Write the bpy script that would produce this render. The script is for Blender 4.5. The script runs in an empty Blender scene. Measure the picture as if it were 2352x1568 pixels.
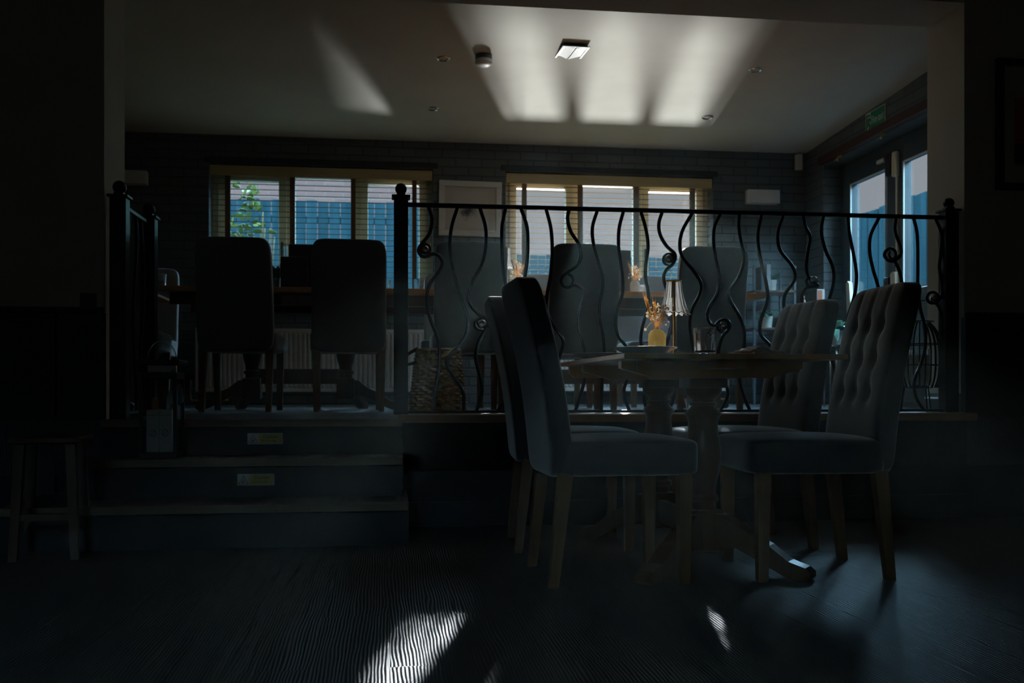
import bpy, bmesh, math, random
from mathutils import Vector, Matrix
random.seed(7)
PI = math.pi
# ------------------------------------------------------------------ camera
F = 2200.0            # focal length in pixels of the 2352 x 1568 frame
HOR = 890.0           # row of the horizon
HC = 0.66             # camera height
YAW = math.radians(7.3)
cs, sn = math.cos(YAW), math.sin(YAW)
SC = bpy.context.scene
COL = SC.collection
cam_d = bpy.data.cameras.new('camera'); cam = bpy.data.objects.new('camera', cam_d); COL.objects.link(cam)
cam.location = (0, 0, HC); cam.rotation_euler = (PI/2, 0, -YAW)
cam_d.sensor_width = 36; cam_d.lens = 36*F/2352; cam_d.shift_y = (HOR-784)/2352
cam_d.clip_start = 0.05; cam_d.clip_end = 200
cam_d.dof.use_dof = True; cam_d.dof.focus_distance = 3.5; cam_d.dof.aperture_fstop = 4.5
SC.camera = cam
SC.view_settings.view_transform = 'Standard'; SC.view_settings.look = 'None'
SC.view_settings.exposure = 0.65; SC.view_settings.gamma = 1.0; SC.view_settings.use_curve_mapping = False
cy = SC.cycles
cy.use_denoising = True
try: cy.denoiser = 'OPENIMAGEDENOISE'
except Exception: pass
cy.max_bounces = 8; cy.diffuse_bounces = 4; cy.glossy_bounces = 4; cy.transmission_bounces = 8
cy.transparent_max_bounces = 12; cy.volume_bounces = 0
cy.caustics_reflective = False; cy.caustics_refractive = False; cy.sample_clamp_indirect = 3.0

# ------------------------------------------------------------------ sky and sun
world = bpy.data.worlds.new('sky'); SC.world = world; world.use_nodes = True
bg = world.node_tree.nodes['Background']
# pale flat cloud low over the fences, brighter blue sky higher up
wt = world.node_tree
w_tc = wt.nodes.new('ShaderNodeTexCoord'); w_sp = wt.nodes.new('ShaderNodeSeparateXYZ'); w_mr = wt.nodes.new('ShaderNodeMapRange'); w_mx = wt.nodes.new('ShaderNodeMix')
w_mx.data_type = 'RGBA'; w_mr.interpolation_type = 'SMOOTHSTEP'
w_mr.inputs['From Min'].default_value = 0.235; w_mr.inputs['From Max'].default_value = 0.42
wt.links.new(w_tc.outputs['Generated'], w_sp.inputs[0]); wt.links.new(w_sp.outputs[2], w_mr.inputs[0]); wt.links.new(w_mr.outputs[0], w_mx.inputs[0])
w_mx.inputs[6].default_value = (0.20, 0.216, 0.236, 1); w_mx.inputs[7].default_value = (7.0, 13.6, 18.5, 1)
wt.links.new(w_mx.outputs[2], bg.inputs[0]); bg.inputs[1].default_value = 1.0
SUN_E = 10.0; GLINT_E = 7.2; UPPER_E = 2.0; HAZE_D = 0.0032
def ray(px, py):
    u = (px-1176.0)/F; v = (HOR-py)/F
    return Vector((u*cs+sn, -u*sn+cs, v))
def onY(px, py, Y):
    d = ray(px, py); return d*(Y/d.y) + Vector((0, 0, HC))
def onX(px, py, X):
    d = ray(px, py); return d*(X/d.x) + Vector((0, 0, HC))
def onZ(px, py, Z):
    d = ray(px, py); return d*((Z-HC)/d.z) + Vector((0, 0, HC))
CZ, CSL, YB = 2.76, 0.05, 8.2       # ceiling height at the far wall, its slope, far wall
def ceil_z(y): return CZ + CSL*(YB-y)
def onC(px, py):
    d = ray(px, py); t = (CZ + CSL*YB - HC)/(d.z + CSL*d.y); return d*t + Vector((0, 0, HC))
def aim(o, d): o.rotation_euler = Vector(d).to_track_quat('-Z', 'Y').to_euler()
sun_d = bpy.data.lights.new('sun', 'SUN'); sun = bpy.data.objects.new('sun', sun_d); COL.objects.link(sun)
sun_d.energy = SUN_E; sun_d.angle = math.radians(0.8); sun_d.color = (1.0, 0.93, 0.82)
aim(sun, -ray(1365, 322))
# added second sun lamp for the floor patch; no window stands there
up_d = bpy.data.lights.new('floor_patch_sun', 'SUN'); up = bpy.data.objects.new('floor_patch_sun', up_d); COL.objects.link(up)
up_d.energy = UPPER_E; up_d.angle = math.radians(1.6); up_d.color = (0.92, 0.97, 1.0)
aim(up, -ray(1345, 62))
# added upward sun lamp standing in for sunlight bounced onto the ceiling
gl_d = bpy.data.lights.new('ceiling_bounce_sun', 'SUN'); gl = bpy.data.objects.new('ceiling_bounce_sun', gl_d); COL.objects.link(gl)
gl_d.energy = GLINT_E; gl_d.angle = math.radians(8.0); gl_d.color = (1.0, 0.98, 0.93)
aim(gl, -ray(1350, HOR + 0.50*F))

# ------------------------------------------------------------------ materials
def nt(name):
    m = bpy.data.materials.new(name); m.use_nodes = True
    t = m.node_tree; b = t.nodes['Principled BSDF']; return m, t, b
def N(t, typ, **kw):
    n = t.nodes.new(typ)
    for k, v in kw.items(): setattr(n, k, v)
    return n
def coords(t, scale=(1, 1, 1), kind='Object'):
    c = N(t, 'ShaderNodeTexCoord'); mp = N(t, 'ShaderNodeMapping'); mp.inputs['Scale'].default_value = scale
    t.links.new(c.outputs[kind], mp.inputs[0]); return mp.outputs[0]
def ramp(t, fac, c0, c1, p0=0.3, p1=0.7):
    r = N(t, 'ShaderNodeValToRGB'); r.color_ramp.elements[0].color = (*c0, 1); r.color_ramp.elements[1].color = (*c1, 1)
    r.color_ramp.elements[0].position = p0; r.color_ramp.elements[1].position = p1
    t.links.new(fac, r.inputs[0]); return r.outputs[0]
def bump(t, b, h, s=0.3, d=0.01):
    n = N(t, 'ShaderNodeBump'); n.inputs['Strength'].default_value = s; n.inputs['Distance'].default_value = d
    t.links.new(h, n.inputs['Height']); t.links.new(n.outputs[0], b.inputs['Normal'])
def M(name, c0, c1=None, rough=0.5, metal=0.0, scale=(8, 8, 8), detail=3, bmp=0.0, bd=0.005, spec=0.5, sheen=0.0, coat=0.0):
    m, t, b = nt(name)
    b.inputs['Roughness'].default_value = rough; b.inputs['Metallic'].default_value = metal
    b.inputs['Specular IOR Level'].default_value = spec
    if sheen:
        b.inputs['Sheen Weight'].default_value = sheen; b.inputs['Sheen Roughness'].default_value = 0.4
    if coat:
        b.inputs['Coat Weight'].default_value = coat; b.inputs['Coat Roughness'].default_value = 0.45
    n = N(t, 'ShaderNodeTexNoise'); n.inputs['Scale'].default_value = 1.0; n.inputs['Detail'].default_value = detail
    t.links.new(coords(t, scale), n.inputs['Vector'])
    c1 = c1 or tuple(min(1, x*1.25) for x in c0)
    t.links.new(ramp(t, n.outputs[0], c0, c1), b.inputs['Base Color'])
    if bmp: bump(t, b, n.outputs[0], bmp, bd)
    return m
def wood(name, c0, c1, axis=0, rough=0.45, g=30, bmp=0.15):
    sc = [g, g, g]; sc[axis] = g*0.06
    return M(name, c0, c1, rough, scale=tuple(sc), detail=5, bmp=bmp, bd=0.002)
def brick(name, c0, c1, mortar, axes, rough=0.6, bw=0.225, rh=0.075, bs=0.5, msize=0.008):
    m, t, b = nt(name)
    g = N(t, 'ShaderNodeNewGeometry'); s = N(t, 'ShaderNodeSeparateXYZ'); cb = N(t, 'ShaderNodeCombineXYZ')
    t.links.new(g.outputs['Position'], s.inputs[0])
    if axes == 'XZ': t.links.new(s.outputs[0], cb.inputs[0])
    elif axes == 'YZ': t.links.new(s.outputs[1], cb.inputs[0])
    else:
        ad = N(t, 'ShaderNodeMath', operation='ADD'); t.links.new(s.outputs[0], ad.inputs[0]); t.links.new(s.outputs[1], ad.inputs[1]); t.links.new(ad.outputs[0], cb.inputs[0])
    t.links.new(s.outputs[2], cb.inputs[1])
    br = N(t, 'ShaderNodeTexBrick'); br.inputs['Scale'].default_value = 1.0
    br.inputs['Brick Width'].default_value = bw; br.inputs['Row Height'].default_value = rh
    br.inputs['Mortar Size'].default_value = msize; br.inputs['Mortar Smooth'].default_value = 0.5
    br.inputs['Color1'].default_value = (*c0, 1); br.inputs['Color2'].default_value = (*c1, 1); br.inputs['Mortar'].default_value = (*mortar, 1)
    t.links.new(cb.outputs[0], br.inputs['Vector']); t.links.new(br.outputs['Color'], b.inputs['Base Color'])
    b.inputs['Roughness'].default_value = rough
    nz = N(t, 'ShaderNodeTexNoise'); nz.inputs['Scale'].default_value = 40; t.links.new(g.outputs['Position'], nz.inputs['Vector'])
    mx = N(t, 'ShaderNodeMath', operation='MULTIPLY_ADD'); mx.inputs[1].default_value = -1.0
    t.links.new(br.outputs['Fac'], mx.inputs[0])
    ml = N(t, 'ShaderNodeMath', operation='MULTIPLY'); ml.inputs[1].default_value = 0.35; t.links.new(nz.outputs[0], ml.inputs[0])
    t.links.new(ml.outputs[0], mx.inputs[2]); bump(t, b, mx.outputs[0], bs, 0.008)
    return m
def floor_mat(name, c0, c1, rough, pw=0.19):
    m, t, b = nt(name)
    g = N(t, 'ShaderNodeNewGeometry'); s = N(t, 'ShaderNodeSeparateXYZ'); cb = N(t, 'ShaderNodeCombineXYZ')
    t.links.new(g.outputs['Position'], s.inputs[0]); t.links.new(s.outputs[1], cb.inputs[0]); t.links.new(s.outputs[0], cb.inputs[1])
    br = N(t, 'ShaderNodeTexBrick'); br.inputs['Scale'].default_value = 1; br.inputs['Brick Width'].default_value = 1.4
    br.inputs['Row Height'].default_value = pw; br.inputs['Mortar Size'].default_value = 0.002; br.offset = 0.37
    br.inputs['Color1'].default_value = (0.25, 0.25, 0.25, 1); br.inputs['Color2'].default_value = (0.75, 0.75, 0.75, 1)
    br.inputs['Mortar'].default_value = (0, 0, 0, 1)
    t.links.new(cb.outputs[0], br.inputs['Vector'])
    # brushed grain: distorted bands across each board
    mp = N(t, 'ShaderNodeMapping'); mp.inputs['Scale'].default_value = (1.0, 0.16, 1.0); t.links.new(g.outputs['Position'], mp.inputs[0])
    off = N(t, 'ShaderNodeVectorMath', operation='ADD'); t.links.new(mp.outputs[0], off.inputs[0])
    ms = N(t, 'ShaderNodeVectorMath', operation='SCALE'); ms.inputs['Scale'].default_value = 3.7
    t.links.new(br.outputs['Color'], ms.inputs[0]); t.links.new(ms.outputs[0], off.inputs[1])
    w = N(t, 'ShaderNodeTexWave', wave_type='BANDS', bands_direction='X'); w.inputs['Scale'].default_value = 34
    w.inputs['Distortion'].default_value = 16; w.inputs['Detail'].default_value = 3; w.inputs['Detail Scale'].default_value = 0.22; w.inputs['Detail Roughness'].default_value = 0.55
    t.links.new(off.outputs[0], w.inputs['Vector'])
    nz = N(t, 'ShaderNodeTexNoise'); nz.inputs['Scale'].default_value = 9; nz.inputs['Detail'].default_value = 4
    t.links.new(off.outputs[0], nz.inputs['Vector'])
    a = N(t, 'ShaderNodeMath', operation='MULTIPLY_ADD'); a.inputs[1].default_value = 0.6
    t.links.new(w.outputs['Fac'], a.inputs[0]); t.links.new(nz.outputs[0], a.inputs[2])
    t.links.new(ramp(t, a.outputs[0], c0, c1, 0.35, 1.1), b.inputs['Base Color'])
    b.inputs['Roughness'].default_value = rough; b.inputs['Specular IOR Level'].default_value = 0.36
    h = N(t, 'ShaderNodeMath', operation='MULTIPLY_ADD'); h.inputs[1].default_value = -2.0
    t.links.new(br.outputs['Fac'], h.inputs[0]); t.links.new(w.outputs['Fac'], h.inputs[2])
    bump(t, b, h.outputs[0], 0.35, 0.004)
    return m
def glass(name, tint=(1, 1, 1), rough=0.0, ior=1.46):
    m, t, b = nt(name)
    b.inputs['Base Color'].default_value = (*tint, 1); b.inputs['Transmission Weight'].default_value = 1
    b.inputs['Roughness'].default_value = rough; b.inputs['IOR'].default_value = ior
    return m
def pane_mat(name):
    m, t, b = nt(name); t.nodes.remove(b)
    tr = N(t, 'ShaderNodeBsdfTransparent'); gs = N(t, 'ShaderNodeBsdfGlossy'); gs.inputs['Roughness'].default_value = 0.02
    tr.inputs[0].default_value = (0.96, 0.98, 0.99, 1)
    fr = N(t, 'ShaderNodeLayerWeight'); pw = N(t, 'ShaderNodeMath', operation='POWER'); pw.inputs[1].default_value = 4.0
    sc = N(t, 'ShaderNodeMath', operation='MULTIPLY_ADD'); sc.inputs[1].default_value = 0.5; sc.inputs[2].default_value = 0.03
    t.links.new(fr.outputs['Facing'], pw.inputs[0]); t.links.new(pw.outputs[0], sc.inputs[0])
    mx = N(t, 'ShaderNodeMixShader'); t.links.new(sc.outputs[0], mx.inputs[0]); t.links.new(tr.outputs[0], mx.inputs[1]); t.links.new(gs.outputs[0], mx.inputs[2])
    t.links.new(mx.outputs[0], t.nodes['Material Output'].inputs[0]); return m
MT = {}
MT['floor'] = floor_mat('dark_brushed_boards', (0.015, 0.0165, 0.017), (0.042, 0.045, 0.045), 0.40)
MT['platform'] = floor_mat('platform_boards', (0.030, 0.036, 0.042), (0.06, 0.07, 0.075), 0.38)
MT['ceiling'] = M('ceiling_paint', (0.60, 0.595, 0.545), (0.66, 0.655, 0.605), 0.9, scale=(3, 3, 3), bmp=0.05)
MT['brickX'] = brick('painted_brick_far', (0.092, 0.112, 0.118), (0.115, 0.135, 0.140), (0.055, 0.070, 0.076), 'XZ')
MT['brickY'] = brick('painted_brick_side', (0.092, 0.112, 0.118), (0.115, 0.135, 0.140), (0.055, 0.070, 0.076), 'YZ')
MT['cream'] = M('cream_wall_paint', (0.54, 0.49, 0.40), (0.58, 0.53, 0.44), 0.8, scale=(4, 4, 4), bmp=0.08)
MT['navy'] = M('dark_navy_panel', (0.018, 0.024, 0.028), (0.024, 0.030, 0.034), 0.55, scale=(4, 4, 4))
MT['riser'] = M('black_step_riser', (0.008, 0.009, 0.010), (0.012, 0.013, 0.014), 0.6)
MT['nosing'] = wood('dark_oak_nosing', (0.10, 0.075, 0.045), (0.17, 0.125, 0.075), 0, 0.5)
MT['ledge'] = wood('oak_ledge', (0.16, 0.085, 0.038), (0.24, 0.13, 0.06), 0, 0.45)
MT['oak'] = wood('oak_leg', (0.11, 0.055, 0.022), (0.17, 0.088, 0.036), 2, 0.5)
MT['table'] = wood('honey_oak_top', (0.30, 0.135, 0.045), (0.42, 0.20, 0.075), 1, 0.32)
MT['tableX'] = wood('honey_oak_long', (0.44, 0.17, 0.045), (0.56, 0.24, 0.075), 0, 0.32)
MT['darkoak'] = wood('dark_turned_oak', (0.06, 0.026, 0.012), (0.10, 0.046, 0.02), 2, 0.3)
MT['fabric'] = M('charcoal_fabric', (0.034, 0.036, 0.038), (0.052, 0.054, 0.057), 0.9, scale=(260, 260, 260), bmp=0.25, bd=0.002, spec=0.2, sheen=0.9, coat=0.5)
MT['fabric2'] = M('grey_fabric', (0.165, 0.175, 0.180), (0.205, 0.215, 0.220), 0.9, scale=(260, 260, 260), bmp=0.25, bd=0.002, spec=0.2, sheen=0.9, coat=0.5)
MT['iron'] = M('black_iron', (0.012, 0.014, 0.016), (0.020, 0.022, 0.024), 0.28, metal=0.5, scale=(60, 60, 60), bmp=0.08, bd=0.002)
MT['silver'] = M('silver_grey_trim', (0.15, 0.17, 0.18), (0.19, 0.21, 0.22), 0.5)
MT['steel'] = M('polished_steel', (0.55, 0.54, 0.52), (0.65, 0.64, 0.62), 0.18, metal=1.0)
MT['brass'] = M('aged_brass', (0.50, 0.33, 0.12), (0.62, 0.42, 0.16), 0.3, metal=1.0)
MT['copper'] = M('copper_pipe', (0.60, 0.27, 0.14), (0.68, 0.33, 0.18), 0.35, metal=1.0)
MT['white'] = M('white_enamel', (0.62, 0.62, 0.60), (0.68, 0.68, 0.66), 0.4)
MT['upvc'] = M('cream_window_plastic', (0.66, 0.61, 0.47), (0.70, 0.65, 0.51), 0.35)
MT['blind'] = wood('pale_wood_blind', (0.42, 0.33, 0.16), (0.50, 0.40, 0.20), 0, 0.5)
MT['slat'] = M('pale_slat', (0.20, 0.145, 0.08), (0.26, 0.19, 0.11), 0.9, scale=(2, 60, 60), spec=0.0)
MT['tape'] = M('brown_blind_tape', (0.14, 0.085, 0.05), (0.18, 0.11, 0.065), 0.85, scale=(120, 120, 120))
MT['pane'] = pane_mat('window_glass')
MT['glass'] = glass('clear_glass')
MT['doorframe'] = M('dark_grey_door_frame', (0.045, 0.060, 0.070), (0.060, 0.076, 0.086), 0.35)
MT['redwood'] = wood('dark_red_timber', (0.045, 0.014, 0.010), (0.075, 0.024, 0.016), 1, 0.5)
MT['creamplastic'] = M('cream_plastic', (0.68, 0.58, 0.44), (0.74, 0.64, 0.50), 0.4)
MT['black'] = M('black_plastic', (0.010, 0.011, 0.012), (0.016, 0.017, 0.018), 0.45)
MT['blackcard'] = M('black_card', (0.020, 0.023, 0.026), (0.028, 0.031, 0.034), 0.55)
MT['print'] = M('grey_print', (0.12, 0.13, 0.13), (0.15, 0.16, 0.16), 0.6)
MT['paper'] = M('white_paper', (0.62, 0.60, 0.55), (0.66, 0.64, 0.59), 0.8)
MT['greypaper'] = M('warm_mount_board', (0.50, 0.48, 0.43), (0.54, 0.52, 0.47), 0.85)
MT['green'] = M('exit_green', (0.010, 0.20, 0.105), (0.012, 0.23, 0.12), 0.4)
MT['signwhite'] = M('sign_white', (0.70, 0.72, 0.68), (0.74, 0.76, 0.72), 0.5)
MT['yellow'] = M('caution_yellow', (0.36, 0.28, 0.03), (0.42, 0.33, 0.045), 0.5); MT['darkwhite'] = M('dark_sign_white', (0.36, 0.37, 0.34), (0.40, 0.41, 0.38), 0.5)  # darker yellow and white for the caution plates
MT['fence'] = M('blue_stained_fence', (0.0045, 0.0145, 0.0195), (0.010, 0.027, 0.034), 0.9, scale=(14, 14, 1.2), detail=5, spec=0.03)
MT['redbrick'] = brick('red_house_brick', (0.075, 0.027, 0.019), (0.055, 0.020, 0.015), (0.07, 0.043, 0.034), 'XZ', 0.85)
MT['leaf'] = M('glossy_leaf', (0.05, 0.085, 0.02), (0.13, 0.15, 0.04), 0.25, scale=(5, 5, 5))
MT['tealleaf'] = M('succulent_leaf', (0.035, 0.12, 0.085), (0.07, 0.20, 0.13), 0.35, scale=(6, 6, 6))
MT['stem'] = M('plant_stem', (0.05, 0.04, 0.02), None, 0.95, spec=0.05)
MT['ceramic'] = M('cream_ceramic', (0.62, 0.50, 0.22), (0.68, 0.56, 0.27), 0.45)
MT['whitepot'] = M('white_ceramic', (0.58, 0.57, 0.53), (0.64, 0.63, 0.59), 0.45)
MT['dry'] = M('dried_wheat', (0.55, 0.33, 0.09), (0.68, 0.45, 0.16), 0.8, scale=(30, 30, 30))
MT['drywhite'] = M('dried_white_bloom', (0.72, 0.64, 0.50), (0.80, 0.72, 0.58), 0.8, scale=(30, 30, 30))
MT['wicker'] = M('wicker_strip', (0.24, 0.135, 0.055), (0.42, 0.26, 0.12), 0.6, scale=(40, 40, 40), bmp=0.2)
MT['plate'] = M('stoneware_plate', (0.20, 0.21, 0.215), (0.26, 0.27, 0.275), 0.25, scale=(20, 20, 20))
MT['linen'] = M('linen_napkin', (0.36, 0.36, 0.37), (0.44, 0.44, 0.45), 0.9, scale=(90, 90, 90), bmp=0.1)
MT['amber'] = glass('amber_glass', (0.9, 0.35, 0.08))
MT['wax'] = M('pale_candle_wax', (0.70, 0.63, 0.50), (0.76, 0.69, 0.56), 0.5)
MT['rust'] = M('rust_card', (0.42, 0.10, 0.05), (0.50, 0.14, 0.07), 0.7)
MT['soil'] = M('dark_soil', (0.03, 0.022, 0.016), None, 0.95)
MT['ink'] = M('ink_blot', (0.05, 0.055, 0.07), (0.12, 0.12, 0.14), 0.9)
MT['inkred'] = M('ink_red', (0.35, 0.08, 0.07), (0.45, 0.13, 0.10), 0.9)
def translucent(key, fac, col):
    m = MT[key]; t = m.node_tree; out = t.nodes['Material Output']; b = t.nodes['Principled BSDF']
    tr = N(t, 'ShaderNodeBsdfTranslucent'); tr.inputs[0].default_value = (*col, 1)
    mx = N(t, 'ShaderNodeMixShader'); mx.inputs[0].default_value = fac
    t.links.new(b.outputs[0], mx.inputs[1]); t.links.new(tr.outputs[0], mx.inputs[2]); t.links.new(mx.outputs[0], out.inputs[0])
MT['ribglass'] = glass('ribbed_pressed_glass'); translucent('ribglass', 0.22, (0.9, 0.95, 1.0))
translucent('glass', 0.06, (0.9, 0.95, 1.0))
translucent('ceramic', 0.55, (0.92, 0.80, 0.42)); translucent('whitepot', 0.25, (0.7, 0.66, 0.58))
translucent('dry', 0.55, (0.95, 0.66, 0.27)); translucent('drywhite', 0.6, (0.95, 0.88, 0.74))
translucent('leaf', 0.4, (0.12, 0.16, 0.03))
def artwork():
    m, t, b = nt('ink_wash_picture')
    v = coords(t, (1, 1, 1))
    n = N(t, 'ShaderNodeTexNoise'); n.inputs['Scale'].default_value = 14; n.inputs['Detail'].default_value = 6; n.inputs['Roughness'].default_value = 0.7
    t.links.new(v, n.inputs['Vector'])
    g = N(t, 'ShaderNodeTexGradient', gradient_type='SPHERICAL'); mp = N(t, 'ShaderNodeMapping'); mp.inputs['Scale'].default_value = (5.5, 5.5, 6.5); mp.inputs['Location'].default_value = (0.15, 0, 0.15)
    t.links.new(v, mp.inputs[0]); t.links.new(mp.outputs[0], g.inputs[0])
    a = N(t, 'ShaderNodeMath', operation='MULTIPLY'); t.links.new(n.outputs[0], a.inputs[0]); t.links.new(g.outputs[1], a.inputs[1])
    c = ramp(t, a.outputs[0], (0.56, 0.54, 0.50), (0.07, 0.075, 0.10), 0.24, 0.46)
    t.links.new(c, b.inputs['Base Color']); b.inputs['Roughness'].default_value = 0.9
    return m
MT['art'] = artwork()

# ------------------------------------------------------------------ geometry helpers
def BM(): return bmesh.new()
def link(name, bm, m, parent=None, smooth=False, ang=None):
    bmesh.ops.recalc_face_normals(bm, faces=bm.faces[:])
    me = bpy.data.meshes.new(name); bm.to_mesh(me); bm.free()
    me.materials.append(MT[m] if isinstance(m, str) else m)
    if smooth:
        me.polygons.foreach_set('use_smooth', [True]*len(me.polygons))
        if ang:
            try: me.set_sharp_from_angle(angle=math.radians(ang))
            except Exception: pass
    o = bpy.data.objects.new(name, me); COL.objects.link(o)
    if parent is not None: o.parent = parent
    return o
def tag(o, label=None, cat=None, group=None, kind=None):
    if label: o['label'] = label
    if cat: o['category'] = cat
    if group: o['group'] = group
    if kind: o['kind'] = kind
    return o
def thing(name, label, cat, loc=(0, 0, 0), rz=0.0, group=None):
    o = bpy.data.objects.new(name, None); COL.objects.link(o); o.empty_display_size = 0.1
    o.location = loc; o.rotation_euler = (0, 0, rz); return tag(o, label, cat, group)
def struct(name, bm, m, parent=None, **k):
    o = link(name, bm, m, parent, **k)
    if parent is None: o['kind'] = 'structure'
    return o
def kids(o): return [c for c in bpy.data.objects if c.parent == o]
def dup(root, loc, rz, label, group=None):
    def cp(o, par):
        c = o.copy(); COL.objects.link(c); c.parent = par
        for ch in kids(o): cp(ch, c)
        return c
    r = cp(root, None); r.location = loc; r.rotation_euler = (0, 0, rz); r['label'] = label
    if group: r['group'] = group
    return r
def box(bm, x0, x1, y0, y1, z0, z1, bev=0.0, mat=None):
    r = bmesh.ops.create_cube(bm, size=1.0); vs = r['verts']
    for v in vs:
        v.co = Vector(((x0+x1)/2+v.co.x*(x1-x0), (y0+y1)/2+v.co.y*(y1-y0), (z0+z1)/2+v.co.z*(z1-z0)))
    if bev:
        es = list({e for v in vs for e in v.link_edges})
        r2 = bmesh.ops.bevel(bm, geom=es, offset=bev, segments=2, affect='EDGES', profile=0.5)
        vs = list({v for f in r2['faces'] for v in f.verts} | {v for v in vs if v.is_valid})
    if mat is not None:
        for v in vs: v.co = mat @ v.co
    return vs
def frustum(bm, p0, p1, a0, a1):
    """square bar from p0 to p1 (vertical-ish) with half sizes a0, a1"""
    vs = []
    for p, a in ((p0, a0), (p1, a1)):
        for sx, sy in ((-1, -1), (1, -1), (1, 1), (-1, 1)): vs.append(bm.verts.new((p[0]+sx*a, p[1]+sy*a, p[2])))
    for f in ((3, 2, 1, 0), (4, 5, 6, 7), (0, 1, 5, 4), (1, 2, 6, 5), (2, 3, 7, 6), (3, 0, 4, 7)): bm.faces.new([vs[i] for i in f])
def tube(bm, pts, r, n=10, closed=False, caps=True):
    pts = [Vector(p) for p in pts]; L = len(pts); rs = r if isinstance(r, (list, tuple)) else [r]*L
    rings = []; up = None
    for i, p in enumerate(pts):
        a = pts[(i-1) % L] if (closed or i > 0) else p
        b = pts[(i+1) % L] if (closed or i < L-1) else p
        d = (b-a)
        if d.length < 1e-9: d = Vector((0, 0, 1))
        d.normalize()
        if up is None:
            up = Vector((0, 1, 0)) if abs(d.y) < 0.9 else Vector((1, 0, 0))
        x = up - d*up.dot(d); x.normalize(); y = d.cross(x); up = x
        rings.append([bm.verts.new(p + (x*math.cos(2*PI*k/n) + y*math.sin(2*PI*k/n))*rs[i]) for k in range(n)])
    for i in range(L if closed else L-1):
        A, B = rings[i], rings[(i+1) % L]
        for k in range(n): bm.faces.new((A[k], A[(k+1) % n], B[(k+1) % n], B[k]))
    if caps and not closed:
        bm.faces.new(rings[0][::-1]); bm.faces.new(rings[-1])
def spline(pts, k=6):
    pts = [Vector(p) for p in pts]; P = [pts[0]*2-pts[1]] + pts + [pts[-1]*2-pts[-2]]; out = []
    for i in range(1, len(P)-2):
        for j in range(k):
            t = j/k; a, b, c, d = P[i-1], P[i], P[i+1], P[i+2]
            out.append(0.5*((2*b) + (c-a)*t + (2*a-5*b+4*c-d)*t*t + (3*b-a-3*c+d)*t**3))
    out.append(pts[-1]); return out
def cyl(bm, p0, p1, r, n=16): tube(bm, [p0, p1], r, n)
def lathe(bm, prof, n=32, c=(0, 0, 0), f=None, closed_prof=False):
    rings = []
    for (r, z) in prof:
        ring = []
        for k in range(n):
            a = 2*PI*k/n; rr, zz = (r, z) if f is None else f(r, z, a)
            ring.append(bm.verts.new((c[0]+rr*math.cos(a), c[1]+rr*math.sin(a), c[2]+zz)))
        rings.append(ring)
    L = len(rings)
    for i in range(L if closed_prof else L-1):
        A, B = rings[i], rings[(i+1) % L]
        for k in range(n): bm.faces.new((A[k], A[(k+1) % n], B[(k+1) % n], B[k]))
    if not closed_prof:
        if prof[0][0] > 1e-6: bm.faces.new(rings[0][::-1])
        if prof[-1][0] > 1e-6: bm.faces.new(rings[-1])
    bmesh.ops.remove_doubles(bm, verts=bm.verts[:], dist=1e-6)
def ball(bm, c, r, n=16):
    bmesh.ops.create_uvsphere(bm, u_segments=n, v_segments=max(6, n//2+2), radius=r, matrix=Matrix.Translation(c))
def prism(bm, poly, axis, a, b):
    """polygon extruded along an axis: axis 'y' -> poly (x,z); 'x' -> poly (y,z)"""
    def P(p, t): return (p[0], t, p[1]) if axis == 'y' else ((t, p[0], p[1]) if axis == 'x' else (p[0], p[1], t))
    A = [bm.verts.new(P(p, a)) for p in poly]; B = [bm.verts.new(P(p, b)) for p in poly]; n = len(poly)
    bm.faces.new(A[::-1]); bm.faces.new(B)
    for i in range(n): bm.faces.new((A[i], A[(i+1) % n], B[(i+1) % n], B[i]))
def sbox(bm, p, n, f):
    """rounded box on [-1,1]^3, every point passed through f"""
    V = {}
    def vert(x, y, z):
        k = (round(x, 5), round(y, 5), round(z, 5))
        if k not in V:
            L = (abs(x)**p+abs(y)**p+abs(z)**p)**(1/p); V[k] = bm.verts.new(f(x/L, y/L, z/L))
        return V[k]
    g = [math.sin((2*i/n-1)*PI/2) for i in range(n+1)]
    for ax in range(3):
        for s in (-1, 1):
            for i in range(n):
                for j in range(n):
                    q = []
                    for (a, b) in ((g[i], g[j]), (g[i+1], g[j]), (g[i+1], g[j+1]), (g[i], g[j+1])):
                        c = [a, b]; c.insert(ax, s); q.append(vert(*c))
                    if len(set(q)) > 2: bm.faces.new(q if s > 0 else q[::-1])
def text(name, body, size, m, parent=None, depth=0.0006):
    cu = bpy.data.curves.new(name, 'FONT'); cu.body = body; cu.size = size; cu.extrude = depth; cu.align_x = 'LEFT'
    o = bpy.data.objects.new(name, cu); COL.objects.link(o)
    me = bpy.data.meshes.new_from_object(o.evaluated_get(bpy.context.evaluated_depsgraph_get()))
    COL.objects.unlink(o); bpy.data.objects.remove(o)
    me.materials.clear(); me.materials.append(MT[m]); ob = bpy.data.objects.new(name, me); COL.objects.link(ob)
    if parent is not None: ob.parent = parent
    return ob

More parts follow.
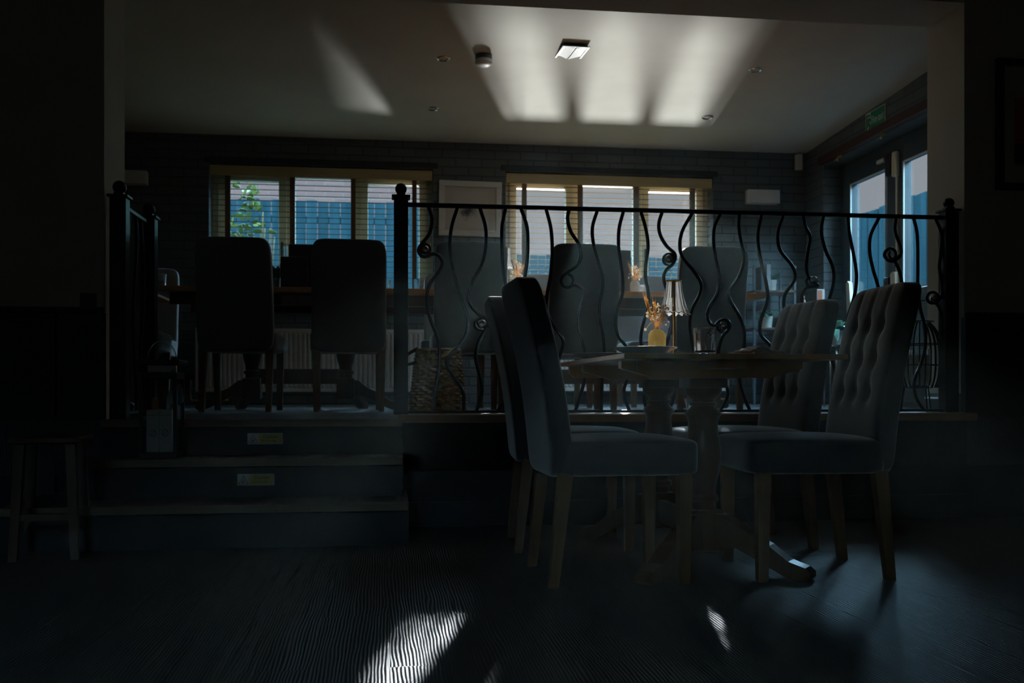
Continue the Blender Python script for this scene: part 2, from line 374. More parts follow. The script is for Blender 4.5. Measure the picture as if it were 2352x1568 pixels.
# ------------------------------------------------------------------ the setting
PZ = 0.515                                    # platform floor height
X0, X1 = -1.29, 2.92                          # opening between the two rooms
YN, YF = 4.57, 4.91                           # front and back of the dividing wall
XL, XR = -3.2, 3.71                           # side walls of the far room
WT = 0.32
bm = BM(); box(bm, -4.2, 4.4, -1.8, 4.60, -0.2, 0.0); struct('floor', bm, 'floor')
bm = BM(); box(bm, XL-0.3, XR+0.5, 4.545, YB+WT, PZ-0.25, PZ); box(bm, XL-0.3, XR+0.5, 4.91, YB+WT, -0.6, PZ-0.25)
struct('floor_platform', bm, 'platform')
bm = BM()
prism(bm, [(YF-0.05, ceil_z(YF-0.05)), (YB+WT, ceil_z(YB+WT)), (YB+WT, 3.3), (YF-0.05, 3.3)], 'x', XL-0.3, XR+0.5)
struct('ceiling', bm, 'ceiling')
bm = BM(); box(bm, -4.2, 4.4, -1.8, 4.57, 2.75, 3.0); struct('ceiling_front_room', bm, 'cream')
# far wall with its two window openings
W1 = (-1.485, 0.370); W2 = (0.995, 2.850); WZ = (1.295, 2.525)
bm = BM()
for a, b in ((XL-0.3, W1[0]), (W1[1], W2[0]), (W2[1], XR+0.5)): box(bm, a, b, YB, YB+WT, -0.6, 3.1)
for w in (W1, W2):
    box(bm, w[0], w[1], YB, YB+WT, -0.6, WZ[0]); box(bm, w[0], w[1], YB, YB+WT, WZ[1], 3.1)
struct('wall_back', bm, 'brickX')
for i, w in enumerate((W1, W2)):
    bm = BM(); box(bm, w[0]-0.04, w[1]+0.04, YB-0.012, YB+0.02, WZ[1]+0.005, WZ[1]+0.052, 0.006)
    struct('trim_%d' % (i+1), bm, 'navy')
# right wall of the far room with the door opening
DY0, DY1, DZ = 6.0, 7.84, 2.57
bm = BM(); box(bm, XR, XR+WT, YN, DY0, -0.6, 3.15); box(bm, XR, XR+WT, DY1, YB, -0.6, 3.15); box(bm, XR, XR+WT, DY0, DY1, DZ, 3.15); box(bm, XR, XR+WT, DY0, DY1, -0.6, PZ)
struct('wall_right', bm, 'brickY')
bm = BM(); box(bm, XL-WT, XL, YF, YB, -0.6, 3.15); struct('wall_left', bm, 'brickY')
# dividing wall: cream above, dark dado below
bm = BM(); box(bm, -4.2, X0, YN, YF, 1.0, 3.15); box(bm, X0-0.2, X0, YN+0.03, YF, PZ, 1.0); struct('wall_front_left', bm, 'cream')
bm = BM(); box(bm, -4.2, X0-0.2, YN-0.012, YF, 0, 1.0); box(bm, X0-0.21, X0, YN-0.012, YN+0.03, 0, 1.0)
struct('baseboard_left', bm, 'navy')
bm = BM(); box(bm, X1, 4.4, YN, YF, 1.02, 3.15); box(bm, X1, X1+0.3, YN+0.03, YF, PZ, 1.02); struct('wall_front_right', bm, 'cream')
bm = BM(); box(bm, X1, 4.4, YN-0.012, YN+0.03, 0, 1.02); box(bm, X1+0.3, 4.4, YN+0.03, YF, 0, 1.02); struct('baseboard_right', bm, 'navy')
bm = BM(); box(bm, -4.2, X0, YN-0.03, YN, 1.0, 1.025, 0.005); struct('trim_3', bm, 'navy')
bm = BM(); box(bm, X1, 4.4, YN-0.03, YN, 1.02, 1.045, 0.005); struct('trim_4', bm, 'navy')
bm = BM(); box(bm, X0, X1, YN, YF, 2.63, 3.15); struct('wall_front_header', bm, 'ceiling')
bm = BM(); prism(bm, [(X1-0.02, PZ), (X1, PZ), (X1, PZ+0.115), (X1-0.008, PZ+0.115), (X1-0.012, PZ+0.095), (X1-0.02, PZ+0.085)], 'y', YN+0.03, YF); struct('baseboard_reveal', bm, 'doorframe')
# front room closing walls
bm = BM(); box(bm, -4.4, -4.2, -1.8, YF, 0, 3.0); struct('wall_side_left', bm, 'cream')
bm = BM(); box(bm, 4.4, 4.6, -1.8, YF, 0, 3.0); struct('wall_side_right', bm, 'cream')
BX0, BX1, BZ0, BZ1 = -1.5, -0.85, 1.3, 2.6  # added window out of view behind the camera, lets in fill light
bm = BM(); box(bm, -4.4, BX0, -2.0, -1.8, 0, 3.0); box(bm, BX1, 4.6, -2.0, -1.8, 0, 3.0); box(bm, BX0, BX1, -2.0, -1.8, 0, BZ0); box(bm, BX0, BX1, -2.0, -1.8, BZ1, 3.0); struct('wall_behind', bm, 'cream')
bm = BM(); box(bm, BX0, BX1, -1.95, -1.90, BZ0, BZ0+0.05); box(bm, BX0, BX1, -1.95, -1.90, BZ1-0.05, BZ1)
for x in (BX0, (BX0*2+BX1)/3, (BX0+BX1*2)/3, BX1-0.05): box(bm, x, x+0.05, -1.95, -1.90, BZ0+0.05, BZ1-0.05)
struct('window_3', bm, 'upvc')
# face of the platform below the railing and its oak ledge
SX = 0.06                                     # right end of the steps
bm = BM(); box(bm, SX, X1, 4.545, 4.60, 0, PZ-0.02); struct('wall_platform_face', bm, 'navy')
bm = BM(); box(bm, SX-0.02, X1+0.03, 4.50, 4.70, PZ-0.02, PZ+0.018, 0.004); struct('trim_5', bm, 'ledge')
bm = BM(); box(bm, SX, X1, 4.53, 4.545, 0, 0.12, 0.004); struct('baseboard_platform', bm, 'navy')
# steps
st = thing('stairs', 'three black steps with pale oak nosings up to platform', 'stairs')
st['kind'] = 'structure'
for k, (xa, xb, y0, z) in enumerate(((-1.55, SX+0.02, 4.03, 0.18), (-1.33, SX, 4.27, 0.352), (-1.29, SX, 4.50, PZ))):
    bm = BM(); box(bm, xa, xb, y0+0.02, 4.56, max(0, z-0.18), z-0.036); link('riser', bm, 'riser', st)
    bm = BM(); box(bm, xa, xb, y0, y0+0.06, z-0.036, z, 0.004); link('nosing', bm, 'nosing', st)
    bm = BM(); box(bm, xa, xb, y0+0.06, 4.56, z-0.036, z-0.001); link('tread', bm, 'platform', st)

# windows
def window(i, w):
    root = bpy.data.objects.new('window_%d' % i, None); COL.objects.link(root); root['kind'] = 'structure'
    root.location = (w[0], YB+0.15, WZ[0])
    L = w[1]-w[0]; H = WZ[1]-WZ[0]
    bm = BM(); fr = 0.055
    box(bm, 0, L, 0, 0.07, 0.03, 0.03+fr, 0.006); box(bm, 0, L, 0, 0.07, H-fr, H, 0.006)
    m1, m2 = L*0.345, L*0.655
    for a, b in ((0, fr), (m1-0.03, m1+0.03), (m2-0.03, m2+0.03), (L-fr, L)): box(bm, a, b, 0, 0.07, 0.03, H, 0.006)
    link('window_frame', bm, 'upvc', root)
    lights = ((fr, m1-0.03, True), (m1+0.03, m2-0.03, False), (m2+0.03, L-fr, True))
    for a, b, opens in lights:
        z0, z1 = 0.03+fr, H-fr
        s = 0.058 if opens else 0.018
        bm = BM(); y0, y1 = (-0.018, 0.05) if opens else (0.005, 0.05)
        box(bm, a-0.008*opens, a+s, y0, y1, z0, z1, 0.005); box(bm, b-s, b+0.008*opens, y0, y1, z0, z1, 0.005)
        box(bm, a+s, b-s, y0, y1, z0, z0+s, 0.005); box(bm, a+s, b-s, y0, y1, z1-s, z1, 0.005)
        sa = link('casement' if opens else 'fixed_light', bm, 'upvc', root)
        bm = BM(); box(bm, a+s, b-s, 0.02, 0.026, z0+s, z1-s); link('pane', bm, 'pane', sa)
        if opens:
            xh = b-s*0.5 if a < m1 else a+s*0.5
            bm = BM(); box(bm, xh-0.012, xh+0.012, -0.035, -0.018, 0.52, 0.60, 0.004); box(bm, xh-0.008, xh+0.008, -0.045, -0.03, 0.42, 0.57, 0.004)
            link('handle', bm, 'black', sa)
    bm = BM(); box(bm, -0.03, L+0.03, -0.21, 0.0, -0.0, 0.028, 0.008); link('window_sill', bm, 'white', root)
window(1, W1); window(2, W2)

# venetian blinds
def blind(w, label, tapes):
    L = w[1]-w[0]; root = thing('venetian_blind', label, 'window blind', (w[0], YB+0.055, WZ[0]), group=None)
    H = WZ[1]-WZ[0]; hz = H-0.012
    bm = BM(); box(bm, 0.006, L-0.006, -0.045, -0.03, hz-0.085, hz, 0.003); box(bm, 0.006, L-0.006, -0.03, 0.03, hz-0.05, hz-0.004); link('valance', bm, 'blind', root)
    n = 24; z0, z1 = 0.075, hz-0.10
    for k in range(n):
        z = z0+(z1-z0)*k/(n-1)
        bm = BM(); R = Matrix.Translation((0, 0, z)) @ Matrix.Rotation(math.radians(2), 4, 'X')
        box(bm, 0.012, L-0.012, -0.016, 0.016, -0.0010, 0.0010, mat=R); link('slat', bm, 'slat', root)
    bm = BM(); box(bm, 0.012, L-0.012, -0.022, 0.022, 0.032, 0.052, 0.003); link('bottom_rail', bm, 'blind', root)
    for px in tapes:
        x = onY(px, 560, YB+0.03).x - w[0]
        bm = BM(); box(bm, x-0.019, x+0.019, -0.0245, -0.0235, 0.05, hz-0.06); box(bm, x-0.019, x+0.019, 0.0235, 0.0245, 0.05, hz-0.06); link('tape', bm, 'tape', root)
    return root
blind(W1, 'pale wooden venetian blind over the window with brick house outside', (522, 671, 811, 952))
blind(W2, 'pale wooden venetian blind over the sunlit window with open sky outside', (1205, 1334, 1463, 1592))

# door in the right wall
root = bpy.data.objects.new('door_1', None); COL.objects.link(root); root['kind'] = 'structure'; root.location = (3.87, DY0, PZ)
LY = DY1-DY0; HZ = DZ-PZ
bm = BM(); box(bm, 0, 0.07, 0, 0.09, 0, HZ, 0.004); box(bm, 0, 0.07, LY-0.09, LY, 0, HZ, 0.004); box(bm, 0, 0.07, 0.09, LY-0.09, HZ-0.08, HZ, 0.004); box(bm, 0, 0.1, 0.0, LY, 0, 0.035, 0.004)
link('door_frame', bm, 'doorframe', root)
for k, (a, b) in enumerate(((0.09, LY/2-0.004), (LY/2+0.004, LY-0.09))):
    s = 0.12; zb, zt = 0.035, HZ-0.08
    bm = BM(); box(bm, -0.02, 0.045, a, a+s, zb, zt, 0.006); box(bm, -0.02, 0.045, b-s, b, zb, zt, 0.006)
    box(bm, -0.02, 0.045, a+s, b-s, zt-s, zt, 0.006); box(bm, -0.02, 0.045, a+s, b-s, zb, zb+0.26, 0.006); box(bm, -0.02, 0.045, a+s, b-s, 0.78, 0.88, 0.006)
    lf = link('door_leaf', bm, 'doorframe', root)
    bm = BM(); box(bm, 0.01, 0.016, a+s, b-s, 0.88, zt-s); link('pane', bm, 'pane', lf)
    bm = BM(); box(bm, 0.0, 0.02, a+s, b-s, zb+0.26, 0.78); link('panel', bm, 'doorframe', lf)
    bm = BM()
    for yy in (a+s, b-s-0.012): box(bm, -0.028, -0.018, yy, yy+0.012, 0.88, zt-s)
    box(bm, -0.028, -0.018, a+s, b-s, 0.88, 0.892); box(bm, -0.028, -0.018, a+s, b-s, zt-s-0.012, zt-s)
    link('glazing_bead', bm, 'white', lf)
# cream panic bolt on the meeting stile
ym = LY/2
bm = BM(); box(bm, -0.034, -0.016, ym-0.055, ym-0.029, 0.30, HZ-0.24, 0.003); pb = link('bolt_rod', bm, 'creamplastic', root)
bm = BM(); box(bm, -0.06, -0.016, ym-0.075, ym-0.012, HZ-0.30, HZ-0.11, 0.012); link('bolt_head', bm, 'creamplastic', root)
bm = BM(); box(bm, -0.05, -0.016, ym+0.02, ym+0.10, HZ-0.27, HZ-0.10, 0.008); link('bolt_keep', bm, 'black', root)
bm = BM(); box(bm, -0.07, -0.016, ym-0.085, ym-0.005, 0.80, 1.03, 0.02); link('bolt_latch', bm, 'creamplastic', root)
bm = BM(); box(bm, -0.07, -0.016, ym+0.015, ym+0.10, 0.80, 1.00, 0.02); link('lock_case', bm, 'black', root)
bm = BM(); box(bm, -0.045, -0.016, ym+0.13, ym+0.24, HZ-0.145, HZ-0.115, 0.004); link('door_contact', bm, 'white', root)
bm = BM(); prism(bm, [(LY-0.20, 0.72), (LY-0.28, 0.72), (LY-0.24, 1.02), (LY-0.21, 1.04), (LY-0.185, 1.02)], 'x', -0.05, -0.02); link('wedge_handle', bm, 'creamplastic', root)
# dark timber lintel with brass hooks above the door
root = thing('curtain_rail', 'dark red timber rail with brass hooks above the glazed exit doors', 'curtain rail', (XR, DY0, DZ))
bm = BM(); box(bm, -0.05, 0.0, -0.3, LY+0.02, 0.005, 0.075, 0.006); link('rail', bm, 'redwood', root)
for px, py in ((1925, 368), (2025, 322)):
    p = onX(px, py, XR-0.04); y = p.y-DY0
    bm = BM(); tube(bm, [(-0.045+0.026*math.sin(a*PI/8), y+0.03*math.cos(a*PI/8), -0.018+0.03*math.sin(a*PI/8)) for a in range(-2, 11)], 0.005, 8)
    tube(bm, [(-0.03, y-0.028, -0.02), (-0.03, y-0.028, 0.012)], 0.005, 8); ball(bm, (-0.045, y, -0.034), 0.011, 10)
    link('hook', bm, 'brass', root, smooth=True)

# ------------------------------------------------------------------ outside
def fence(name, a, b, h, label, ny=1):
    a = Vector((a[0], a[1], 0)); b = Vector((b[0], b[1], 0)); d = (b-a); L = d.length; d.normalize()
    root = thing(name, label, 'fence', (a.x, a.y, 0), math.atan2(d.y, d.x))
    n = int(L/0.125)
    bm = BM()
    for k in range(n):
        x = k*L/n; hh = h+random.uniform(-0.015, 0.015); box(bm, x+0.004, x+L/n-0.004, 0.0+0.012*(k % 2), 0.02+0.012*(k % 2), 0.0, hh)
    link('board_panel', bm, 'fence', root)
    bm = BM(); box(bm, 0, L, 0.032, 0.07, h-0.25, h-0.17); box(bm, 0, L, 0.032, 0.07, 0.9, 0.98); link('rail', bm, 'fence', root)
    return root
fence('timber_fence', (-5.0, 11.0), (0.34, 11.0), 2.77, 'tall blue timber fence under the red brick house outside')
fence('timber_fence', (-0.6, 14.6), (6.4, 14.6), 2.70, 'blue timber fence below open sky outside the sunlit window')
fence('timber_fence', (5.6, 13.6), (5.6, 3.5), 2.74, 'weathered blue timber fence outside the glazed exit doors')
root = thing('brick_house', 'red brick house wall rising behind the tall timber fence', 'house', (-3.0, 12.0, 0))
bm = BM(); box(bm, -4.0, 3.33, 0, 0.3, 0, 6.0); link('wall', bm, 'redbrick', root)
bm = BM(); prism(bm, [(-0.35, 5.9), (0.4, 5.9), (3.0, 8.0), (2.95, 8.1)], 'x', -4.2, 3.45); link('roof', bm, 'navy', root)
bm = BM(); box(bm, -8, 1.02, 8.6, 13.2, 0.0, 0.3); box(bm, 4.1, 6.5, 4.0, 12.0, 0.0, 0.3); struct('ground_light_block', bm, 'floor')  # unseen slabs sized to block the upward lamp at left window and door
def sun_blocker(x, y, h, r0, label):  # tree-shaped, out of view, added to keep sun off left window and door
    t = thing('sun_blocker_tree', label, 'sun blocker', (x, y, 0), 0, None)
    bm = BM(); tube(bm, [(0, 0, 0), (0, 0, 0.6)], 0.09, 10); link('trunk', bm, 'stem', t, smooth=True)
    rnd = random.Random(int(x*10)); ph1, ph2 = rnd.random()*6, rnd.random()*6
    bm = BM(); prof = [(0.0, 0.4)]+[(r0*min(1, 0.55+0.9*k/24)*(1-max(0, (k/24-0.72)/0.28)**1.6*0.97), 0.4+(h-0.4)*k/24) for k in range(25)]+[(0.0, h+0.03)]
    lathe(bm, prof, 40, f=lambda r, z, a: (r*(1+0.10*math.sin(7*a+z*5+ph1)+0.07*math.sin(13*a-z*11+ph2)), z+0.05*math.sin(9*a)*(r > 0)))
    link('crown', bm, 'tealleaf', t, smooth=True)
sun_blocker(1.18, 13.8, 5.0, 0.52, 'added tree-shaped sun blocker outside, unseen behind the wall between the two windows')
sun_blocker(5.03, 12.3, 5.1, 0.41, 'added tree-shaped sun blocker outside, unseen in the corner between the two blue fences')
# shrub behind window 1
sp = onY(575, 520, 9.6)
root = thing('garden_shrub', 'leafy green shrub with glossy leaves outside the window blind', 'shrub', (sp.x, 9.6, 0))
bm = BM()
for k in range(7):
    a = random.uniform(0, 2*PI); top = Vector((random.uniform(-0.2, 0.22), random.uniform(-0.15, 0.15), random.uniform(1.9, 2.6)))
    tube(bm, spline([(0.03*math.cos(a), 0.03*math.sin(a), 0), top*0.5+Vector((0.03, 0, 0)), top], 4), 0.008, 6)
link('stems', bm, 'stem', root, smooth=True)
bm = BM()
for k in range(210):
    z = random.uniform(1.1, 2.72); w = 0.30*(1 - max(0, (z-1.9))/1.15)
    c = Vector((random.gauss(-0.03, w*0.55), random.gauss(0, 0.14), z))
    ax = Vector((random.gauss(0, 1), random.gauss(0, 1), random.gauss(0.3, 0.6))).normalized(); sd = ax.cross(Vector((random.random(), random.random(), random.random()+0.1))).normalized()
    nr = ax.cross(sd); l, wd = random.uniform(0.07, 0.12), random.uniform(0.018, 0.028)
    pts = [c, c+ax*l*0.3+sd*wd, c+ax*l*0.7+sd*wd*0.8, c+ax*l, c+ax*l*0.7-sd*wd*0.8, c+ax*l*0.3-sd*wd]
    t_ = [bm.verts.new(p+nr*0.002) for p in pts]; b_ = [bm.verts.new(p-nr*0.002) for p in pts]
    bm.faces.new(t_); bm.faces.new(b_[::-1])
    for i in range(6): bm.faces.new((t_[i], b_[i], b_[(i+1) % 6], t_[(i+1) % 6]))
fo = link('foliage', bm, 'leaf', root)

# ------------------------------------------------------------------ ceiling fittings
def on_ceiling(name, label, cat, px, py, group=None, drop=0.0):
    p = onC(px, py); o = thing(name, label, cat, (p.x, p.y, ceil_z(p.y)-drop), 0, group); o.rotation_euler = (-math.atan(CSL), 0, 0); return o
def downlight(px, py, label):
    r = on_ceiling('downlight', label, 'downlight', px, py, 'recessed ceiling downlights')
    bm = BM(); lathe(bm, [(0.030, 0.012), (0.031, -0.004), (0.040, -0.008), (0.046, -0.004), (0.047, 0.004), (0.03, 0.02)], 32, closed_prof=True); link('bezel', bm, 'steel', r, smooth=True, ang=40)
    bm = BM(); lathe(bm, [(0.0, 0.004), (0.029, 0.006), (0.0295, 0.012), (0.0, 0.012)], 24); link('bulb', bm, 'black', r, smooth=True)
downlight(1018, 134, 'round recessed downlight beside the smoke detector')
downlight(995, 249, 'round recessed downlight near the far wall, above the framed picture')
downlight(1735, 160, 'round recessed downlight nearer the fire exit side, second from far wall')
downlight(1625, 269, 'round recessed downlight near the far wall, above the sunlit window')
r = on_ceiling('smoke_detector', 'white round smoke detector on the ceiling', 'smoke detector', 1111, 128)
bm = BM(); lathe(bm, [(0.0, 0.0), (0.056, 0.0), (0.056, -0.030), (0.0, -0.030)], 40); link('base', bm, 'doorframe', r, smooth=True, ang=40)
bm = BM(); lathe(bm, [(0.054, -0.030), (0.058, -0.034), (0.058, -0.052), (0.045, -0.064), (0.020, -0.068), (0, -0.068)], 40); link('cover', bm, 'white', r, smooth=True, ang=50)
# emergency luminaire
p4 = [onC(x, y) for x, y in ((1293, 97), (1356, 99), (1325, 153), (1263, 151))]
c = sum(p4, Vector())/4
ax = ((p4[1]-p4[0])+(p4[2]-p4[3])); hw = ax.length/4; ln = ((p4[0]-p4[3])+(p4[1]-p4[2])); hl = ln.length/4
er = thing('emergency_light', 'rectangular emergency light with silver frame on the ceiling', 'emergency light', (c.x, c.y, ceil_z(c.y)), math.atan2(-ln.x, ln.y))
er.rotation_euler = (-math.atan(CSL), 0, math.atan2(-ln.x, ln.y))
bm = BM()
for a in ((-hw, -hw+0.016, -hl, hl), (hw-0.016, hw, -hl, hl), (-hw+0.016, hw-0.016, -hl, -hl+0.02), (-hw+0.016, hw-0.016, hl-0.02, hl)): box(bm, a[0], a[1], a[2], a[3], -0.006, 0.001, 0.002)
link('frame', bm, 'silver', er)
bm = BM(); box(bm, -hw+0.016, hw-0.016, -hl+0.02, hl-0.02, -0.002, 0.001); link('reflector', bm, 'steel', er)
bm = BM(); prism(bm, [(-hw+0.02, -0.002), (-0.004, -0.008), (-0.002, -0.002)], 'y', -hl+0.025, hl-0.025); prism(bm, [(0.004, -0.002), (0.006, -0.007), (hw-0.022, -0.002)], 'y', -hl+0.025, hl-0.025); link('diffuser', bm, 'silver', er)
bm = BM(); ball(bm, (-0.02, -hl+0.05, -0.008), 0.005, 8); link('indicator', bm, 'green', er)

# ------------------------------------------------------------------ far wall fittings
def sconce(x0, x1, z0, z1, label):
    r = thing('wall_light', label, 'wall light', ((x0+x1)/2, YB, z0), 0, 'box wall lights on the brick wall')
    w = (x1-x0)/2; h = z1-z0; d = 0.09
    bm = BM(); box(bm, -w, w, -d, -d+0.012, 0, h, 0.004); box(bm, -w, -w+0.012, -d+0.012, -0.004, 0, h); box(bm, w-0.012, w, -d+0.012, -0.004, 0, h); box(bm, -w, w, -0.016, -0.001, 0.0, h); link('shade', bm, 'white', r)
    bm = BM(); box(bm, -0.03, 0.03, -0.07, -0.02, 0.02, h-0.02, 0.006); link('lamp_holder', bm, 'creamplastic', r)
p, q = onY(1719, 465, YB-0.09), onY(1792, 436, YB-0.09); sconce(p.x, q.x, p.z, q.z, 'cream box wall light catching the sun beside the sunlit window')
p, q = onY(262, 420, YB-0.09), onY(335, 391, YB-0.09); sconce(p.x, q.x, p.z, q.z, 'grey box wall light in shadow beside the cream pillar')
# framed picture
p, q = onY(1008, 541, YB-0.02), onY(1152, 418, YB-0.02)
pw, ph = (q.x-p.x)/2, (q.z-p.z)/2
r = thing('framed_picture', 'white framed ink picture hanging crooked between the two windows', 'picture', ((p.x+q.x)/2, YB-0.002, (p.z+q.z)/2)); r.rotation_euler = (0, math.radians(0.6), 0)
f = 0.048
bm = BM(); box(bm, -pw, pw, -0.03, 0, ph-f, ph, 0.003); box(bm, -pw, pw, -0.03, 0, -ph, -ph+f, 0.003); box(bm, -pw, -pw+f, -0.03, 0, -ph+f, ph-f, 0.003); box(bm, pw-f, pw, -0.03, 0, -ph+f, ph-f, 0.003); link('frame', bm, 'white', r)
bm = BM(); box(bm, -pw+f, pw-f, -0.014, -0.008, -ph+f, ph-f); link('mount', bm, 'greypaper', r)
bm = BM(); box(bm, -0.155, 0.155, -0.0165, -0.014, -0.165, 0.15); link('print', bm, 'art', r)
# alarm sensor in the corner
p, q = onY(1830, 389, YB-0.05), onY(1847, 354, YB-0.05)
r = thing('alarm_sensor', 'slim white alarm sensor high in the far corner', 'alarm sensor', ((p.x+q.x)/2, YB, p.z)); h = q.z-p.z
bm = BM(); prism(bm, [(-0.03, 0), (0.03, 0), (0.033, -0.02), (0.02, -0.05), (-0.02, -0.05), (-0.033, -0.02)], 'z', 0.0, h); link('housing', bm, 'white', r)
bm = BM(); box(bm, -0.018, 0.018, -0.053, -0.049, 0.03, 0.075, 0.004); link('lens', bm, 'creamplastic', r)
# radiators
def radiator(x0, x1, z0, z1, label):
    L = x1-x0; H = z1-z0; r = thing('radiator', label, 'radiator', (x0, YB-0.13, z0), 0, 'white panel radiators under the windows')
    bm = BM(); n = int(L/0.038); prof = []
    pts = []
    for k in range(n):
        xa = 0.02+k*(L-0.04)/n; w = (L-0.04)/n
        pts += [(xa, 0.012), (xa+w*0.16, 0.012), (xa+w*0.30, 0.0), (xa+w*0.70, 0.0), (xa+w*0.84, 0.012)]
    pts.append((L-0.02, 0.012))
    zs = [0.03, 0.042, H-0.042, H-0.03]
    rows = []
    for j, z in enumerate(zs): rows.append([bm.verts.new((x, 0.012 if j in (0, 3) else y, z)) for x, y in pts])
    back = [[bm.verts.new((x, 0.02, z)) for x, y in pts] for z in (zs[0], zs[-1])]
    for j in range(3):
        for i in range(len(pts)-1): bm.faces.new((rows[j][i], rows[j][i+1], rows[j+1][i+1], rows[j+1][i]))
    box(bm, 0, L, 0.006, 0.022, 0, 0.032, 0.004); box(bm, 0, L, 0.006, 0.022, H-0.032, H, 0.004); box(bm, 0, 0.022, 0.006, 0.022, 0.03, H-0.03, 0.003); box(bm, L-0.022, L, 0.006, 0.022, 0.03, H-0.03, 0.003)
    bmesh.ops.delete(bm, geom=[v for ring in back for v in ring], context='VERTS')
    link('front_panel', bm, 'white', r)
    for xs in (0.0, L-0.004):
        bm = BM(); box(bm, xs, xs+0.004, 0.02, 0.10, 0.01, H-0.005); link('side_panel', bm, 'white', r)
    bm = BM(); box(bm, 0.0, L, 0.02, 0.10, H-0.004, H+0.001); link('top_grille', bm, 'white', r)
    bm = BM(); box(bm, 0.004, L-0.004, 0.09, 0.10, 0.01, H-0.01); link('rear_panel', bm, 'white', r)
    for xs in (0.2, L-0.23):
        bm = BM(); box(bm, xs, xs+0.03, 0.10, 0.129, 0.05, H-0.05); link('bracket', bm, 'white', r)
    for s, xx in ((-1, -0.045), (1, L+0.045)):
        bm = BM(); cyl(bm, (xx, 0.05, -0.01), (xx, 0.05, 0.05), 0.011); cyl(bm, (xx, 0.05, 0.05), (xx, 0.05, 0.10), 0.019); cyl(bm, (xx, 0.05, 0.03), (xx-s*0.05, 0.05, 0.03), 0.009); link('valve', bm, 'steel', r, smooth=True, ang=40)
        bm = BM(); tube(bm, spline([(xx, 0.05, -0.01), (xx, 0.05, -0.05), (xx-s*0.01, 0.05, -0.068), (xx-s*0.03, 0.05, -0.07), (xx-s*0.3, 0.05, -0.066)], 5), 0.0075, 10); link('pipe', bm, 'copper', r, smooth=True)
p, q = onY(448, 900, YB-0.13), onY(985, 757, YB-0.13); radiator(p.x, q.x, p.z, q.z, 'white panel radiator under the window with the shrub outside')
p, q = onY(1190, 898, YB-0.13), onY(1668, 757, YB-0.13); radiator(p.x, q.x, p.z, q.z, 'white panel radiator under the sunlit window')
# fire exit sign
p = onX(2013, 273, XR-0.002); c0, c1 = onX(1990, 284, XR-0.002), onX(2035, 262, XR-0.002)
sl = 0.30; L = c0.y-c1.y; hh = 0.155
r = thing('fire_exit_sign', 'green Fire exit sign with running figure above the doors', 'sign', (XR-0.002, c0.y, p.z-hh/2)); r.rotation_euler = (0, 0, -PI/2)
# local x runs towards the viewer, local -y faces into the room
bm = BM(); box(bm, 0, L, -0.006, 0, 0, hh); link('border', bm, 'signwhite', r)
bm = BM(); box(bm, L*0.27, L-0.008, -0.008, -0.005, 0.008, hh-0.008); link('field', bm, 'green', r)
tx = text('lettering', 'Fire exit', 0.088, 'signwhite', r); tx.rotation_euler = (PI/2, 0, 0)
w = max(v.co.x for v in tx.data.vertices); tx.scale = (L*0.62/w, 1, 1); tx.location = (L*0.32, -0.0088, hh*0.33)
bm = BM(); box(bm, 0.010, L*0.10, -0.008, -0.005, 0.012, hh-0.012); link('door_symbol', bm, 'green', r)
bm = BM(); ball(bm, (L*0.19, -0.007, hh*0.82), 0.011, 10)
for a, b in (((0.19, .70), (0.17, .45)), ((0.19, .68), (0.25, .55)), ((0.19, .66), (0.12, .58)), ((0.17, .45), (0.23, .30)), ((0.23, .30), (0.21, .12)), ((0.17, .45), (0.12, .30)), ((0.12, .30), (0.07, .28))):
    tube(bm, [(L*a[0], -0.007, hh*a[1]), (L*b[0], -0.007, hh*b[1])], 0.007, 8)
link('running_symbol', bm, 'green', r)
# near right wall picture
p, q = onY(2284, 437, YN), onY(2490, 146, YN)
r = thing('framed_print', 'black framed print with wide mount on the dark wall beside the opening', 'picture', (p.x, YN-0.002, p.z)); w, h = q.x-p.x, q.z-p.z
bm = BM(); f = 0.036
box(bm, 0, f, -0.03, 0, 0, h, 0.003); box(bm, w-f, w, -0.03, 0, 0, h, 0.003); box(bm, f, w-f, -0.03, 0, 0, f, 0.003); box(bm, f, w-f, -0.03, 0, h-f, h, 0.003); link('frame', bm, 'black', r)
bm = BM(); box(bm, f, w-f, -0.012, -0.004, f, h-f); link('mount', bm, 'greypaper', r)
bm = BM(); box(bm, 0.10, w-0.10, -0.0135, -0.011, 0.13, h-0.2); link('print', bm, 'rust', r)
bm = BM(); box(bm, 0.105, 0.16, -0.0145, -0.013, 0.14, 0.24); link('print_figure', bm, 'black', r)
# no smoking plate
p, q = onY(184, 709, YN-0.002), onY(222, 672, YN-0.002)
r = thing('no_smoking_sign', 'small dark no smoking plate on the wall above the dado', 'sign', (p.x, YN-0.001, p.z)); w = q.x-p.x
bm = BM(); box(bm, 0, w, -0.005, 0, 0, w, 0.001); link('plate', bm, 'doorframe', r)
bm = BM(); tube(bm, [(w/2+w*0.34*math.cos(a*PI/16), -0.006, w/2+w*0.34*math.sin(a*PI/16)) for a in range(32)], 0.0022, 6, closed=True); tube(bm, [(w*0.27, -0.006, w*0.73), (w*0.73, -0.006, w*0.27)], 0.0022, 6); link('ring_symbol', bm, 'print', r)
bm = BM(); box(bm, w*0.28, w*0.66, -0.007, -0.005, w*0.47, w*0.53); link('cigarette_symbol', bm, 'print', r)

